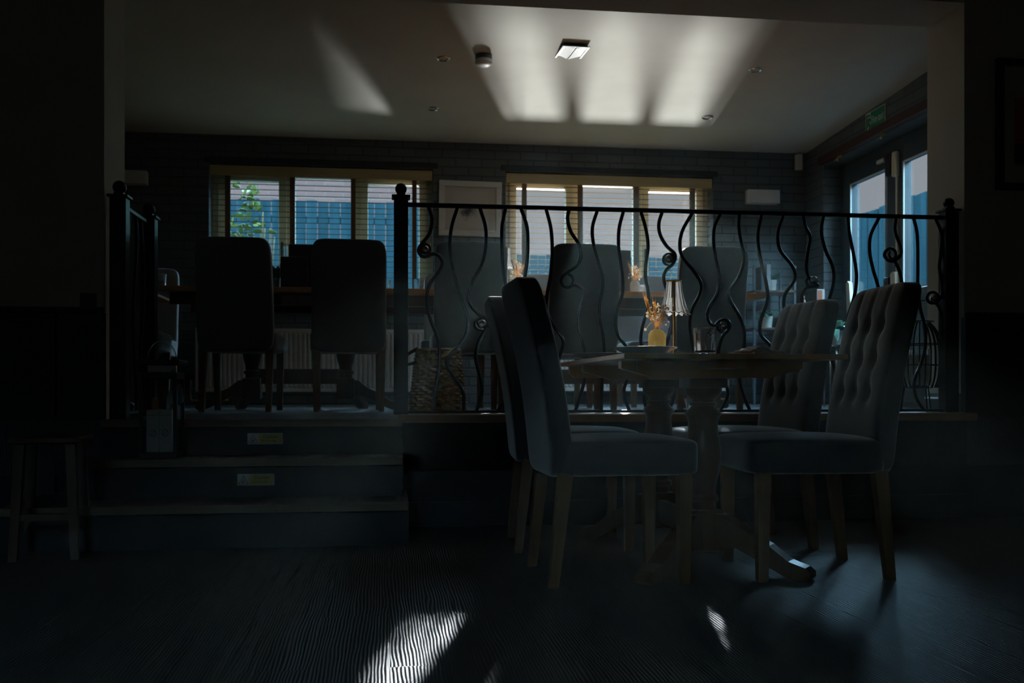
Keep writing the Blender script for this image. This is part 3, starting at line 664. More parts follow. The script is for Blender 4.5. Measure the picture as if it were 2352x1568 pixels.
# ------------------------------------------------------------------ railing
RY = 4.62
rail = thing('iron_railing', 'black iron railing of wavy bars along the platform edge', 'railing', (0, RY, PZ+0.018))
def RP(px, py): v = onY(px, py, RY); return (v.x, 0.0, v.z-(PZ+0.018))
def post(bm, x, y, z0, z1, w=0.038):
    box(bm, x-w, x+w, y-w, y+w, z0, z1, 0.003)
    box(bm, x-w-0.01, x+w+0.01, y-w-0.01, y+w+0.01, z1, z1+0.012, 0.002)
    box(bm, x-w*0.6, x+w*0.6, y-w*0.6, y+w*0.6, z1+0.012, z1+0.026, 0.002)
xa = RP(921, 500)[0]; xb = 2.865
zt = RP(921, 456)[2]
for x in (xa, xb):
    bm = BM(); post(bm, x, 0, -0.001, zt, 0.034 if x == xa else 0.036); po = link('post', bm, 'iron', rail)
    bm = BM(); ball(bm, (x, 0, zt+0.046), 0.028, 24); link('ball_finial', bm, 'iron', po, smooth=True)
ztr = RP(1250, 477.5)[2]
bm = BM(); box(bm, xa+0.03, xb-0.03, -0.012, 0.012, ztr-0.010, ztr+0.010, 0.003); link('top_rail', bm, 'iron', rail)
bm = BM(); box(bm, xa+0.03, xb-0.03, -0.012, 0.012, 0.004, 0.018, 0.002); link('bottom_rail', bm, 'iron', rail)
def A(pts): return [(880+x/2.703, 380+y/2.703) for x, y in pts]
def B(pts): return [(1600+x/2.0625, 200+y/2.0625) for x, y in pts]
def C7(pts): return [(2000+x/3.735, 560+y/3.735) for x, y in pts]
def loop(cx, cy_, r, a0, a1, n=9):
    return [(cx+r*math.cos(math.radians(a0+(a1-a0)*i/n)), cy_-r*math.sin(math.radians(a0+(a1-a0)*i/n))) for i in range(n+1)]
BAL = []   # (path, scroll or None, ball or None)
BAL.append((A([(280, 245), (303, 330), (288, 420), (240, 485), (220, 525), (235, 558), (262, 566), (310, 550), (345, 560), (368, 605), (345, 660), (300, 720), (275, 780), (275, 880), (300, 970), (335, 1060), (350, 1150), (348, 1240), (335, 1330), (318, 1420), (320, 1530)]), A([(222, 525), (235, 492), (262, 484), (286, 500), (290, 528), (276, 546)]), A([(258, 524)])[0]))
BAL.append((A([(462, 250), (425, 380), (415, 500), (430, 620), (455, 730), (500, 870), (525, 960), (510, 1060), (450, 1140), (405, 1190)]) + [(1026, 827), (1029, 847), (1041, 864), (1055, 883), (1065, 907), (1065, 947)], None, None))
BAL.append((A([(600, 255), (635, 380), (637, 500), (610, 620), (555, 720), (530, 800), (545, 870), (600, 925), (640, 948), (650, 985), (630, 1025)]) + [(1100, 785), (1092.6, 819), (1097, 844), (1106, 881), (1106, 907), (1094, 947)], A([(640, 950), (610, 944), (578, 965), (572, 995), (592, 1018), (622, 1020)]), A([(610, 985)])[0]))
BAL.append((A([(760, 255), (738, 380), (738, 520), (742, 620), (757, 720), (790, 850), (800, 960), (775, 1080), (740, 1200), (745, 1330), (770, 1430), (705, 1532)]), None, None))
BAL.append((A([(855, 255), (893, 380), (898, 520), (888, 640), (870, 760), (880, 880), (920, 1000), (930, 1120), (895, 1250), (870, 1370), (900, 1530)]), None, None))
BAL.append((A([(1012, 260), (1043, 400), (1050, 560), (1040, 680), (1018, 800), (1015, 900), (1050, 980), (1100, 1050), (1118, 1110), (1090, 1200), (1060, 1300), (1075, 1420), (1105, 1530)]), None, None))
BAL.append((A([(1155, 265), (1145, 330), (1165, 410), (1215, 490), (1228, 560), (1205, 620), (1150, 660), (1112, 690), (1105, 722), (1122, 748), (1150, 755), (1190, 742), (1235, 765), (1250, 810), (1230, 870), (1213, 950), (1215, 1020), (1240, 1110), (1255, 1190)]) + [(1347, 840), (1343, 870), (1334, 905), (1321, 946)], A([(1110, 700), (1125, 676), (1152, 670), (1176, 686), (1183, 712), (1172, 736)]), None))
BAL.append((A([(1330, 270), (1300, 380), (1305, 480), (1335, 590), (1360, 680), (1360, 780), (1343, 860), (1345, 950), (1365, 1060), (1372, 1160)]) + [(1386, 840), (1383, 870), (1381, 947)], None, None))
BAL.append((A([(1492, 275), (1465, 390), (1462, 500), (1475, 600), (1488, 700), (1485, 800), (1455, 890), (1442, 980), (1460, 1060), (1500, 1110)]) + [(1448, 812), (1449, 840), (1440, 872), (1433, 896), (1437, 920), (1446, 947)], None, None))
BAL.append((A([(1600, 280), (1630, 390), (1645, 500), (1630, 620), (1630, 700), (1648, 800), (1640, 900), (1610, 1000), (1600, 1100), (1630, 1210), (1650, 1330), (1620, 1440), (1640, 1530)]), None, None))
BAL.append((A([(1732, 280), (1712, 360), (1720, 430), (1760, 500), (1808, 545), (1812, 580), (1795, 615), (1760, 645), (1742, 690), (1750, 740), (1785, 830), (1800, 930), (1775, 1050), (1755, 1160), (1790, 1280), (1810, 1400), (1775, 1530)]), A([(1812, 575), (1790, 552), (1762, 552), (1746, 575), (1752, 605), (1780, 617)]), A([(1775, 580)])[0]))
BAL.append((A([(1920, 290), (1860, 400), (1842, 490), (1860, 570), (1930, 660), (1972, 730), (1965, 800), (1925, 880), (1905, 960), (1910, 1050), (1930, 1150), (1985, 1260), (2000, 1380), (1960, 1530)]), None, None))
BAL.append((A([(2095, 290), (2058, 380), (2052, 470), (2065, 570), (2085, 680), (2075, 790), (2030, 870), (2010, 930), (2030, 980), (2060, 992), (2085, 968), (2115, 956), (2145, 970), (2152, 1000), (2140, 1025)]) + [(1660, 772), (1651, 800), (1650, 835), (1662, 870), (1672, 905), (1655, 947)], A([(2085, 970), (2078, 1000), (2092, 1024), (2120, 1032), (2142, 1018)]), A([(2115, 995)])[0]))
BAL.append((B([(203, 590), (200, 660), (212, 740), (225, 810), (205, 890), (155, 970), (165, 1020), (205, 1090), (225, 1160), (222, 1240), (205, 1330), (205, 1400), (230, 1480), (254, 1540)]), None, None))
BAL.append((B([(308, 595), (290, 700), (300, 800), (330, 930), (335, 1010), (305, 1100), (303, 1170), (350, 1225), (390, 1290), (385, 1400), (340, 1480), (345, 1540)]), None, None))
BAL.append((B([(412, 598), (385, 690), (395, 770), (455, 850), (465, 910), (420, 980), (415, 1050), (445, 1140), (450, 1250), (420, 1350), (425, 1450), (440, 1540)]), None, None))
BAL.append((B([(505, 600), (515, 660), (538, 710), (525, 790), (520, 850), (530, 898), (560, 925), (575, 942), (545, 945), (515, 955), (498, 990), (505, 1080), (540, 1200), (545, 1350), (520, 1460), (540, 1540)]), B([(530, 898), (522, 918), (535, 938), (560, 942), (577, 925), (570, 902)]), B([(552, 915)])[0]))
BAL.append((B([(602, 605), (590, 680), (610, 770), (645, 850), (650, 920), (630, 1000), (605, 1100), (620, 1220), (655, 1350), (650, 1450), (630, 1540)]), None, None))
BAL.append((B([(716, 605), (725, 700), (745, 800), (758, 900), (745, 1000), (715, 1100), (720, 1230), (750, 1350), (745, 1450), (725, 1540)]), None, None))
BAL.append((B([(865, 608), (825, 700), (820, 780), (835, 860), (860, 945), (880, 1050), (865, 1180), (840, 1300), (850, 1420), (880, 1540)]), None, None))
BAL.append((B([(945, 608), (940, 680), (962, 745), (970, 785), (955, 810), (935, 815), (950, 845), (968, 900), (975, 1000), (945, 1120), (940, 1250), (975, 1400), (965, 1540)]), B([(965, 795), (940, 822), (912, 820), (896, 798), (902, 775), (925, 762), (945, 775), (948, 800), (930, 812), (918, 795), (922, 775)]), None))
BAL.append((B([(1028, 608), (1045, 700), (1048, 850), (1048, 950), (1060, 1050), (1076, 1112)]) + C7([(470, 760), (465, 900), (430, 1030), (385, 1130), (370, 1220), (390, 1320), (430, 1390), (462, 1450)]), None, None))
BAL.append((B([(1132, 608), (1160, 700), (1155, 790), (1150, 860), (1165, 950), (1155, 1000), (1135, 1022), (1150, 1045), (1164, 1110), (1162, 1170)]) + C7([(620, 800), (655, 950), (672, 1100), (680, 1230), (665, 1330), (635, 1450)]), B([(1158, 990), (1140, 1018), (1112, 1020), (1097, 1000), (1105, 978), (1128, 970), (1148, 982), (1150, 1005)]), B([(1128, 1000)])[0]))
for path, scroll, bl in BAL:
    pts = [RP(*p) for p in path]
    pts[0] = (pts[0][0], 0, ztr-0.006); pts[-1] = (pts[-1][0], 0, 0.010)
    sp_ = spline(pts, 5); n = len(sp_)
    if scroll:   # the loop passes slightly behind itself so that the bars lie side by side
        pass
    bm = BM(); tube(bm, sp_, 0.0088, 10)
    bo = link('baluster', bm, 'iron', rail, smooth=True)
    if scroll:
        q = spline([RP(*p) for p in scroll], 5); m_ = len(q)
        q = [Vector((v.x, 0.012*min(1, 3*i/m_), v.z)) for i, v in enumerate(q)]
        bm = BM(); tube(bm, q, [0.0085*(1-0.45*max(0, i/m_-0.6)/0.4) for i in range(m_)], 10); link('scroll', bm, 'iron', bo, smooth=True)
    if bl:
        bm = BM(); v = RP(*bl); ball(bm, v, 0.0225, 20); link('steel_ball', bm, 'steel', bo, smooth=True)
# short return railing by the steps
sr = thing('stair_railing', 'short black iron railing with two ball topped posts beside the steps', 'railing', (-1.225, 4.62, PZ))
z1 = 1.012
for y in (-0.04, 0.50):
    bm = BM(); post(bm, 0, y, 0, z1, 0.036); po = link('post', bm, 'iron', sr)
    bm = BM(); ball(bm, (0, y, z1+0.050), 0.031, 24); link('ball_finial', bm, 'iron', po, smooth=True)
bm = BM(); box(bm, -0.011, 0.011, 0.0, 0.46, 0.975, 0.995, 0.003); link('top_rail', bm, 'iron', sr)
bm = BM(); box(bm, -0.011, 0.011, 0.0, 0.46, 0.02, 0.036, 0.003); link('bottom_rail', bm, 'iron', sr)
for y0, ph_ in ((0.10, 0.0), (0.22, 1.5), (0.36, 3.0)):
    bm = BM(); tube(bm, spline([(0, y0+0.035*math.sin(ph_+k*0.9), 0.03+k*0.95/8) for k in range(9)], 5), 0.0085, 10); link('baluster', bm, 'iron', sr, smooth=True)

# ------------------------------------------------------------------ chairs
BW, BH0, BH1 = 0.225, 0.36, 1.03
def back_y(h): return -0.215-0.035*h-0.085*h*h
def chair_back(bm, tuft):
    T0 = 0.041
    def f(x, y, z):
        h = (z+1)/2; zz = BH0+(BH1-BH0)*h
        w = BW*(1-0.015*h)
        th = T0*(1-0.12*h)
        xx = x*w
        yy = back_y(h)+y*th
        if tuft and y > 0.2:
            e = min(1.0, (y-0.2)/0.5)*max(0.0, 1-abs(x)**10)
            d = 0.0
            for cx in (-0.11, 0.0, 0.11):
                d += 0.0065*math.exp(-((xx-cx)/0.011)**2)*min(1, max(0, (zz-0.60)/0.06))
            for (bx, bh) in BUT: d += 0.019*math.exp(-(((xx-bx)/0.024)**2+((zz-bh)/0.028)**2))
            yy -= d*e; yy += 0.006*e
        return Vector((xx, yy, zz))
    sbox(bm, 9, 46 if tuft else 26, f)
BUT = [(x, z) for z in (0.88, 0.76, 0.64) for x in (-0.11, 0.0, 0.11)]
def make_chair(label, cat, tuft, fab, group):
    t = thing('dining_chair', label, cat, (0, 0, 0), 0, group)
    def sf(x, y, z):
        dome = 0.012*(1-x*x)*(1-y*y) if z > 0 else 0
        return Vector((x*0.235, 0.015+y*0.245, 0.425+z*0.062+dome))
    bm = BM(); sbox(bm, 9, 20, sf); link('seat', bm, fab, t, smooth=True)
    bm = BM(); chair_back(bm, tuft); bk = link('backrest', bm, fab, t, smooth=True)
    if tuft:
        for bx, bh in BUT:
            h = (bh-BH0)/(BH1-BH0); bm = BM(); ball(bm, (bx, back_y(h)+0.041*(1-0.12*h)-0.019, bh), 0.0075, 10); link('button', bm, fab, bk, smooth=True)
    for sx in (-1, 1):
        bm = BM(); frustum(bm, (sx*0.195, 0.205, 0.0), (sx*0.20, 0.205, 0.375), 0.017, 0.023); link('leg', bm, 'oak', t)
        bm = BM(); frustum(bm, (sx*0.195, -0.245, 0.0), (sx*0.198, -0.205, 0.375), 0.016, 0.023); link('leg', bm, 'oak', t)
    return t
G1 = 'charcoal dining chairs at the near table'; G2 = 'grey dining chairs along the platform tables'
YA, YC = 3.325, 3.98
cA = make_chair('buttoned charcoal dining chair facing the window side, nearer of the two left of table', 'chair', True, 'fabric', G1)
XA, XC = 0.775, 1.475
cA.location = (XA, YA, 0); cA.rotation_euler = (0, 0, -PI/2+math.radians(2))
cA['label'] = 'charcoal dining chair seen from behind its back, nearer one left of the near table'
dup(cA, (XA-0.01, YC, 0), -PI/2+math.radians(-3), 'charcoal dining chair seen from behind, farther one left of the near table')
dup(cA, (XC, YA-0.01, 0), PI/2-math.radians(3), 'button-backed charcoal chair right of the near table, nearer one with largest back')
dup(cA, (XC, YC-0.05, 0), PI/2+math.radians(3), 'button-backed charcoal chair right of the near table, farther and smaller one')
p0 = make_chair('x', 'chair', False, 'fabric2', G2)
RB = 6.135
row = [(-1.60, RB, 3, 'grey dining chair back mostly hidden behind the post of short stair railing'),
       (-0.905, RB, -2, 'grey dining chair with its back turned, left of the two above the steps'),
       (-0.255, RB, 3, 'grey dining chair with its back turned, just left of the tall railing post'),
       (0.495, RB, 0, 'grey dining chair with its back turned, behind railing above wicker basket'),
       (1.20, RB, 1, 'grey dining chair with its back turned, middle one behind the railing'),
       (2.035, RB+0.01, -1, 'grey dining chair with its back turned, behind the near table lamp')]
for i, (x, y, a, lb) in enumerate(row):
    if i == 0: p0.location = (x, y, PZ); p0.rotation_euler = (0, 0, math.radians(a)); p0['label'] = lb
    else: dup(p0, (x, y, PZ), math.radians(a), lb)
far = [(-1.76, 7.06, 2, 'grey dining chair facing the camera at far side, beside tumbler near stair railing'),
       (0.47, 7.06, -4, 'grey dining chair facing the camera beside the tumbler by the tall post'),
       (1.25, 7.06, 1, 'grey dining chair facing the camera behind the glowing tealight'),
       (1.975, 7.06, 0, 'grey dining chair facing the camera behind the white bud vase')]
for x, y, a, lb in far: dup(p0, (x, y, PZ), PI+math.radians(a), lb)

# ------------------------------------------------------------------ tables
def pedestal(par, x, y, ztop, feet, m, k=1.0, square=0.066):
    bm = BM(); box(bm, x-square, x+square, y-square, y+square, ztop-0.035, ztop, 0.004)
    z = ztop-0.035
    lathe(bm, [(square*0.98, z), (square*0.95, z-0.018), (square*0.72, z-0.036), (0.042, z-0.042), (0.040, z-0.050), (0.049, z-0.054), (0.049, z-0.062), (0.043, z-0.066), (0.046, z-0.072), (0.064, z-0.088), (0.068, z-0.097), (0.060, z-0.104), (0.053, z-0.125), (0.055, z-0.16), (0.066, z-0.215), (0.068, z-0.25), (0.058, z-0.31), (0.045, z-0.36), (0.043, z-0.385), (0.055, z-0.395), (0.055, z-0.41), (0.045, z-0.415), (0.045, z-0.44)], 36, (x, y, 0))
    pd = link('pedestal', bm, m, par, smooth=True, ang=35)
    bm = BM(); zb = z-0.44; box(bm, x-0.058, x+0.058, y-0.058, y+0.058, max(zb-0.16, 0.07), zb, 0.006); link('base_block', bm, m, pd)
    for dx, dy in feet:
        L = math.hypot(dx, dy); ux, uy = dx/L, dy/L; nx, ny = -uy, ux; w = 0.030
        zt, zl = zb-0.01, 0.085
        up = [(0.04, zt), (0.10, zt-0.005), (0.17, zt-0.055), (0.26, 0.11), (0.33, 0.062), (0.39, 0.045), (0.41, 0.030)]
        lo = [(0.41, 0.012), (0.395, 0.0), (0.35, 0.0), (0.31, 0.012), (0.22, 0.055), (0.14, 0.09), (0.04, 0.085)]
        poly = [(u*L/0.41, v) for u, v in up+lo]
        bm = BM(); rings = []
        for s in (-1, 1): rings.append([bm.verts.new((x+ux*u+nx*w*s, y+uy*u+ny*w*s, v)) for u, v in poly])
        bm.faces.new(rings[0][::-1]); bm.faces.new(rings[1]); n = len(poly)
        for i in range(n): bm.faces.new((rings[0][i], rings[0][(i+1) % n], rings[1][(i+1) % n], rings[1][i]))
        link('foot', bm, m, pd)
TZ = 0.772
TX0, TX1, TY0, TY1 = 0.755, 1.52, 3.03, 4.24
t = thing('dining_table', 'oak pedestal table in front of the railing with glass lamp on it', 'table', ((TX0+TX1)/2, (TY0+TY1)/2, 0))
hx, hy = (TX1-TX0)/2, (TY1-TY0)/2
bm = BM(); box(bm, -hx, hx, -hy, hy, TZ-0.018, TZ, 0.003); link('tabletop', bm, 'table', t)
for y in (-0.34, 0.32):
    bm = BM(); prism(bm, [(-hx+0.05, TZ-0.018), (hx-0.05, TZ-0.018), (hx-0.05, TZ-0.044), (hx-0.17, TZ-0.078), (-hx+0.17, TZ-0.078), (-hx+0.05, TZ-0.044)], 'y', y-0.022, y+0.022); link('bearer', bm, 'tableX', t)
bm = BM(); box(bm, -0.05, 0.05, -hy+0.06, hy-0.06, TZ-0.048, TZ-0.018, 0.003); link('centre_rail', bm, 'table', t)
bm = BM(); prism(bm, [(-hx+0.04, TZ-0.018), (hx-0.04, TZ-0.018), (hx-0.04, TZ-0.05), (hx-0.06, TZ-0.068), (-hx+0.06, TZ-0.068), (-hx+0.04, TZ-0.05)], 'y', hy-0.06, hy-0.03); link('end_batten', bm, 'tableX', t)
bm = BM(); cyl(bm, (-hx+0.09, -0.42, TZ-0.055), (-hx+0.09, -0.42, TZ-0.02), 0.003, 8); link('bolt', bm, 'steel', t)
pedestal(t, 0.0, -0.25, TZ-0.078, ((-0.30, -0.27), (0.30, -0.27)), 'darkoak', square=0.07)
pedestal(t, 0.0, 0.33, TZ-0.078, ((-0.30, 0.18), (0.30, 0.18)), 'darkoak', square=0.07)
bm = BM(); box(bm, -0.02, 0.02, -0.20, 0.28, 0.10, 0.19, 0.004); link('stretcher', bm, 'darkoak', t)
def trestle(x0, x1, y0, y1, peds, label):
    cx, cyy = (x0+x1)/2, (y0+y1)/2
    r = thing('trestle_table', label, 'table', (cx, cyy, PZ), 0, 'long oak tables on the platform'); H = 0.768
    bm = BM(); box(bm, x0-cx, x1-cx, y0-cyy, y1-cyy, H-0.034, H, 0.004); link('tabletop', bm, 'tableX', r)
    bm = BM(); box(bm, x0-cx+0.10, x1-cx-0.10, y0-cyy+0.10, y0-cyy+0.13, H-0.105, H-0.034); link('apron', bm, 'darkoak', r)
    bm = BM(); box(bm, x0-cx+0.10, x1-cx-0.10, y1-cyy-0.13, y1-cyy-0.10, H-0.105, H-0.034); link('apron', bm, 'darkoak', r)
    for i, p in enumerate(peds):
        x = p-cx; s = -1 if i == 0 else 1
        bm = BM(); box(bm, x-0.045, x+0.045, y0-cyy+0.12, y1-cyy-0.12, H-0.085, H-0.034, 0.004); link('bearer', bm, 'darkoak', r)
        pedestal(r, x, 0.03, H-0.085, ((s*0.36, -0.02), (s*0.12, 0.24)), 'darkoak', square=0.075)
    bm = BM(); box(bm, peds[0]-cx, peds[-1]-cx, 0.01, 0.05, 0.17, 0.27, 0.004); link('stretcher', bm, 'darkoak', r)
    return r
trestle(-1.45, 0.66, 6.05, 6.92, (-0.90, -0.29), 'long oak table above the steps with black menu boxes')
trestle(0.76, 2.46, 6.05, 6.92, (1.10, 2.0), 'long oak table behind the railing under the sunlit window')
trestle(-3.10, -1.49, 6.05, 6.92, (-2.65, -2.0), 'oak table end with tumbler beside the cream pillar')

# ------------------------------------------------------------------ table settings
PTZ = PZ+0.768
def tumbler(loc, r, h, label, group, kind='cut'):
    t = thing('glass_tumbler', label, 'glass', loc, random.random(), group)
    bm = BM(); b = 0.012
    fx = (lambda rr, z, a: (rr*(1+0.02*abs(math.cos(6*a))**8), z)) if kind == 'cut' else None
    lathe(bm, [(0, 0), (r*0.88, 0), (r*0.92, 0.003), (r, h), (r-0.0035, h), (r*0.92-0.004, b+0.004), (r*0.6, b), (0, b)], 36, f=fx)
    link('bowl', bm, 'glass', t, smooth=True, ang=50)
    return t
def oy(px, py, Y, z): v = onY(px, py, Y); return (v.x, Y, z)
v = onY(1619, 806, 3.20); tumbler((v.x, 3.20, TZ), 0.0395, 0.093, 'cut glass tumbler beside the lamp on the near table', 'water tumblers')
for px, Y, lb in ((368, 6.22, 'clear tumbler on the table end near the cream pillar'), (637, 6.35, 'clear tumbler beside the black menu boxes'), (886, 6.35, 'clear tumbler between grey chair and tall railing post'), (963, 6.30, 'clear tumbler just right of the tall railing post'), (1480, 6.45, 'clear tumbler beside the white bud vase')):
    tumbler(oy(px, 660, Y, PTZ), 0.037, 0.085, lb, 'water tumblers', 'plain')
def tealight(loc, label):
    t = thing('tealight_holder', label, 'candle holder', loc, 0, 'glass tealight holders')
    bm = BM(); lathe(bm, [(0, 0), (0.034, 0), (0.039, 0.004), (0.041, 0.058), (0.037, 0.058), (0.035, 0.014), (0, 0.012)], 30, f=lambda r, z, a: (r*(1+0.03*math.cos(15*a)), z)); link('bowl', bm, 'glass', t, smooth=True, ang=50)
    bm = BM(); lathe(bm, [(0, 0.0125), (0.019, 0.0125), (0.019, 0.028), (0, 0.028)], 20); link('candle', bm, 'wax', t, smooth=True, ang=40)
tealight((onY(1503, 790, 3.64).x, 3.64, TZ), 'ribbed glass tealight holder sparkling behind cream vase on near table')
tealight(oy(1221, 660, 6.22, PTZ), 'small glass tealight holder glowing on the table under the sunlit window')
def vase(loc, s, label, mvase, seed, lean=0.0):
    rnd = random.Random(seed)
    t = thing('flower_vase', label, 'vase', loc, rnd.random()*6, None)
    bm = BM(); lathe(bm, [(0, 0), (0.029*s, 0), (0.032*s, 0.004*s), (0.033*s, 0.07*s), (0.031*s, 0.088*s), (0.022*s, 0.100*s), (0.013*s, 0.104*s), (0.012*s, 0.108*s), (0.009*s, 0.108*s), (0.009*s, 0.06*s), (0, 0.06*s)], 36); link('vase_body', bm, mvase, t, smooth=True, ang=60)
    t.rotation_euler = (0, 0, 0)
    # stems, blooms and wheat ears
    bm = BM(); bl = BM(); wh = BM()
    for k in range(16):
        a = rnd.uniform(0, 2*PI); h = rnd.uniform(0.13, 0.20)*s; r = rnd.uniform(0.005, 0.038)*s*(1.3 if h < 0.16*s else 1)
        tip = Vector((r*math.cos(a)+lean*0.3, r*math.sin(a), h)); pts = spline([(0, 0, 0.07*s), (tip.x*0.3, tip.y*0.3, 0.112*s), tip], 4); tube(bm, pts, 0.0008*s, 5)
        for j in range(rnd.randint(4, 8)): ball(bl, tip+Vector((rnd.gauss(0, 0.007), rnd.gauss(0, 0.007), rnd.gauss(0, 0.010)))*s, rnd.uniform(0.0022, 0.0042)*s, 8)
    for (dx, dy, h) in ((-0.045, 0.0, 0.228), (-0.036, 0.012, 0.205), (0.030, 0.004, 0.165), (-0.012, -0.008, 0.195)):
        tip = Vector((dx*s, dy*s, h*s)); b0 = Vector((dx*s*0.2, dy*s*0.2, 0.11*s)); d = (tip-b0).normalized()
        tube(bm, [(0, 0, 0.07*s), b0, b0+(tip-b0)*0.5], 0.0012*s, 5)
        for j in range(9):
            c = b0+(tip-b0)*(0.42+0.42*j/8); sd = d.cross(Vector((math.cos(j*2.4), math.sin(j*2.4), 0.1))).normalized()
            tube(wh, [c, c+d*0.010*s+sd*0.0045*s, c+d*0.02*s+sd*0.003*s], [0.0014*s, 0.0032*s, 0.0006*s], 6)
            tube(wh, [c+d*0.012*s+sd*0.003*s, c+d*0.045*s+sd*0.007*s], 0.0004*s, 4)
    for k in range(5):
        a = rnd.uniform(0, 2*PI); tip = Vector((0.045*math.cos(a)*s, 0.03*math.sin(a)*s, rnd.uniform(0.10, 0.16)*s)); tube(bm, spline([(0, 0, 0.09*s), (tip.x*0.4, tip.y*0.4, 0.13*s), tip], 4), 0.0008*s, 5); ball(bl, tip, 0.0055*s, 10)
    tag(link('stems', bm, 'dry', t, smooth=True), kind='stuff'); tag(link('blooms', bl, 'drywhite', t, smooth=True), kind='stuff'); tag(link('wheat_ears', wh, 'dry', t, smooth=True), kind='stuff')
v = onY(1509, 790, 3.46); vase((v.x, 3.46, TZ), 1.0, 'small cream vase of dried wheat and white blooms on near table', 'ceramic', 3)
v = onY(1189, 660, 6.28); vase((v.x, 6.28, PTZ), 1.0, 'vase of dried blooms beside glass lamp on table under sunlit window', 'glass', 5)
v = onY(1458, 660, 6.30); vase((v.x, 6.30, PTZ), 0.95, 'white bud vase of dried blooms beside a dark menu on platform table', 'whitepot', 9)
def table_lamp(loc, label, s=1.0):
    t = thing('table_lamp', label, 'lamp', loc, 0, 'ribbed glass table lamps')
    bm = BM(); lathe(bm, [(0, 0), (0.045*s, 0), (0.046*s, 0.004*s), (0.030*s, 0.009*s), (0.008*s, 0.013*s), (0.0055*s, 0.02*s), (0.0055*s, 0.285*s), (0, 0.285*s)], 30); link('stem', bm, 'brass', t, smooth=True, ang=40)
    def rib(r, z, a):
        q = (0.292-z/s)/0.125; am = 0.035+0.045*max(0, q)
        sc = 0.004*s*math.cos(16*a)*max(0, (q-0.85)/0.15) if q > 0.85 else 0
        return (r*(1+am*math.cos(16*a)), z-sc)
    prof = [(0.028, 0.292), (0.0285, 0.275), (0.031, 0.250), (0.036, 0.222), (0.044, 0.192), (0.054, 0.172), (0.061, 0.166)]
    inn = [(r-0.0026, z) for r, z in prof][::-1]
    bm = BM(); lathe(bm, [(r*s, z*s) for r, z in prof+inn], 128, f=rib, closed_prof=True); link('lamp_shade', bm, 'ribglass', t, smooth=True, ang=60)
    bm = BM(); lathe(bm, [(0, 0.292*s), (0.029*s, 0.292*s), (0.030*s, 0.289*s), (0.027*s, 0.287*s), (0, 0.287*s)], 30); lathe(bm, [(0, 0.287*s), (0.008*s, 0.287*s), (0.009*s, 0.225*s), (0, 0.225*s)], 16); link('shade_cap', bm, 'brass', t, smooth=True, ang=40)
v = onY(1548, 800, 3.50); table_lamp((v.x, 3.50, TZ), 'ribbed glass table lamp with brass stem on the near table')
v = onY(1163, 660, 6.30); table_lamp((v.x, 6.30, PTZ), 'ribbed glass table lamp on the table under the sunlit window', 1.05)
def plate(x, y, z, label, group='stoneware plates on the near table'):
    t = thing('dinner_plate', label, 'plate', (x, y, z), 0, group)
    bm = BM(); lathe(bm, [(0, 0.004), (0.055, 0.004), (0.06, 0.0), (0.066, 0.0), (0.070, 0.008), (0.112, 0.027), (0.116, 0.030), (0.112, 0.0315), (0.075, 0.016), (0, 0.011)], 48); link('dish', bm, 'plate', t, smooth=True, ang=50)
plate(0.90, 3.315, TZ, 'grey stoneware plate set before the nearer chair left of table')
plate(0.875, 3.93, TZ, 'grey stoneware plate set before the farther chair left of table')
def napkin(x, y, z, rz, label, fold=0.02):
    t = thing('folded_napkin', label, 'napkin', (x, y, z), rz, None)
    bm = BM(); n = 10
    for k in range(3):
        top, bot = [], []
        for i in range(n+1):
            u = i/n; xx = -0.08+0.16*u+0.006*k; zz = 0.003+0.006*k+fold*math.exp(-((u-0.35-0.08*k)/0.14)**2)
            top.append((xx, zz+0.0025)); bot.append((xx, zz))
        prism(bm, top+bot[::-1], 'y', -0.06+0.004*k, 0.06-0.004*k)
    bmesh.ops.translate(bm, verts=bm.verts[:], vec=(0, 0, -0.003)); link('cloth', bm, 'linen', t)
v = onY(1728, 800, 3.22); napkin(v.x, 3.22, TZ, 0.15, 'folded grey napkin beside cutlery at the button-backed chair')
def cutlery(kind, x, y, z, rz, label, tilt=0.0):
    t = thing(kind, label, kind.replace('_', ' '), (x, y, z), rz, 'cutlery on the near table')
    bm = BM()
    if 'knife' in kind:
        box(bm, -0.10, 0.0, -0.006, 0.006, 0.0, 0.006, 0.002)
    else: box(bm, -0.10, 0.02, -0.0035, 0.0035, 0.0, 0.004, 0.0015)
    link('handle', bm, 'steel', t)
    bm = BM()
    if 'knife' in kind: prism(bm, [(0.0, -0.006), (0.08, -0.008), (0.105, 0.004), (0.0, 0.006)], 'z', 0.001, 0.003); link('blade', bm, 'steel', t)
    else:
        box(bm, 0.02, 0.055, -0.012, 0.012, 0.002, 0.005, 0.001)
        for k in range(4): box(bm, 0.055, 0.10, -0.0115+k*0.0063, -0.0085+k*0.0063, 0.002, 0.005)
        link('tines', bm, 'steel', t)
for kd, px, Y, a, lb in (('table_knife', 1775, 3.14, 0.5, 'steel table knife beside the napkin'), ('table_fork', 1800, 3.20, 0.35, 'steel fork next to the table knife'), ('table_knife', 1845, 3.30, 0.1, 'steel table knife lying toward the end of near table'), ('table_fork', 1335, 4.05, 1.4, 'steel fork at the far left end of the near table')):
    v = onY(px, 806, Y); cutlery(kd, min(v.x, TX1-0.12), Y, TZ, a, lb)
v = onY(1850, 803, 3.45); napkin(min(v.x, TX1-0.1), 3.45, TZ, 0.1, 'flat folded grey napkin before the farther button-backed chair', 0.012)
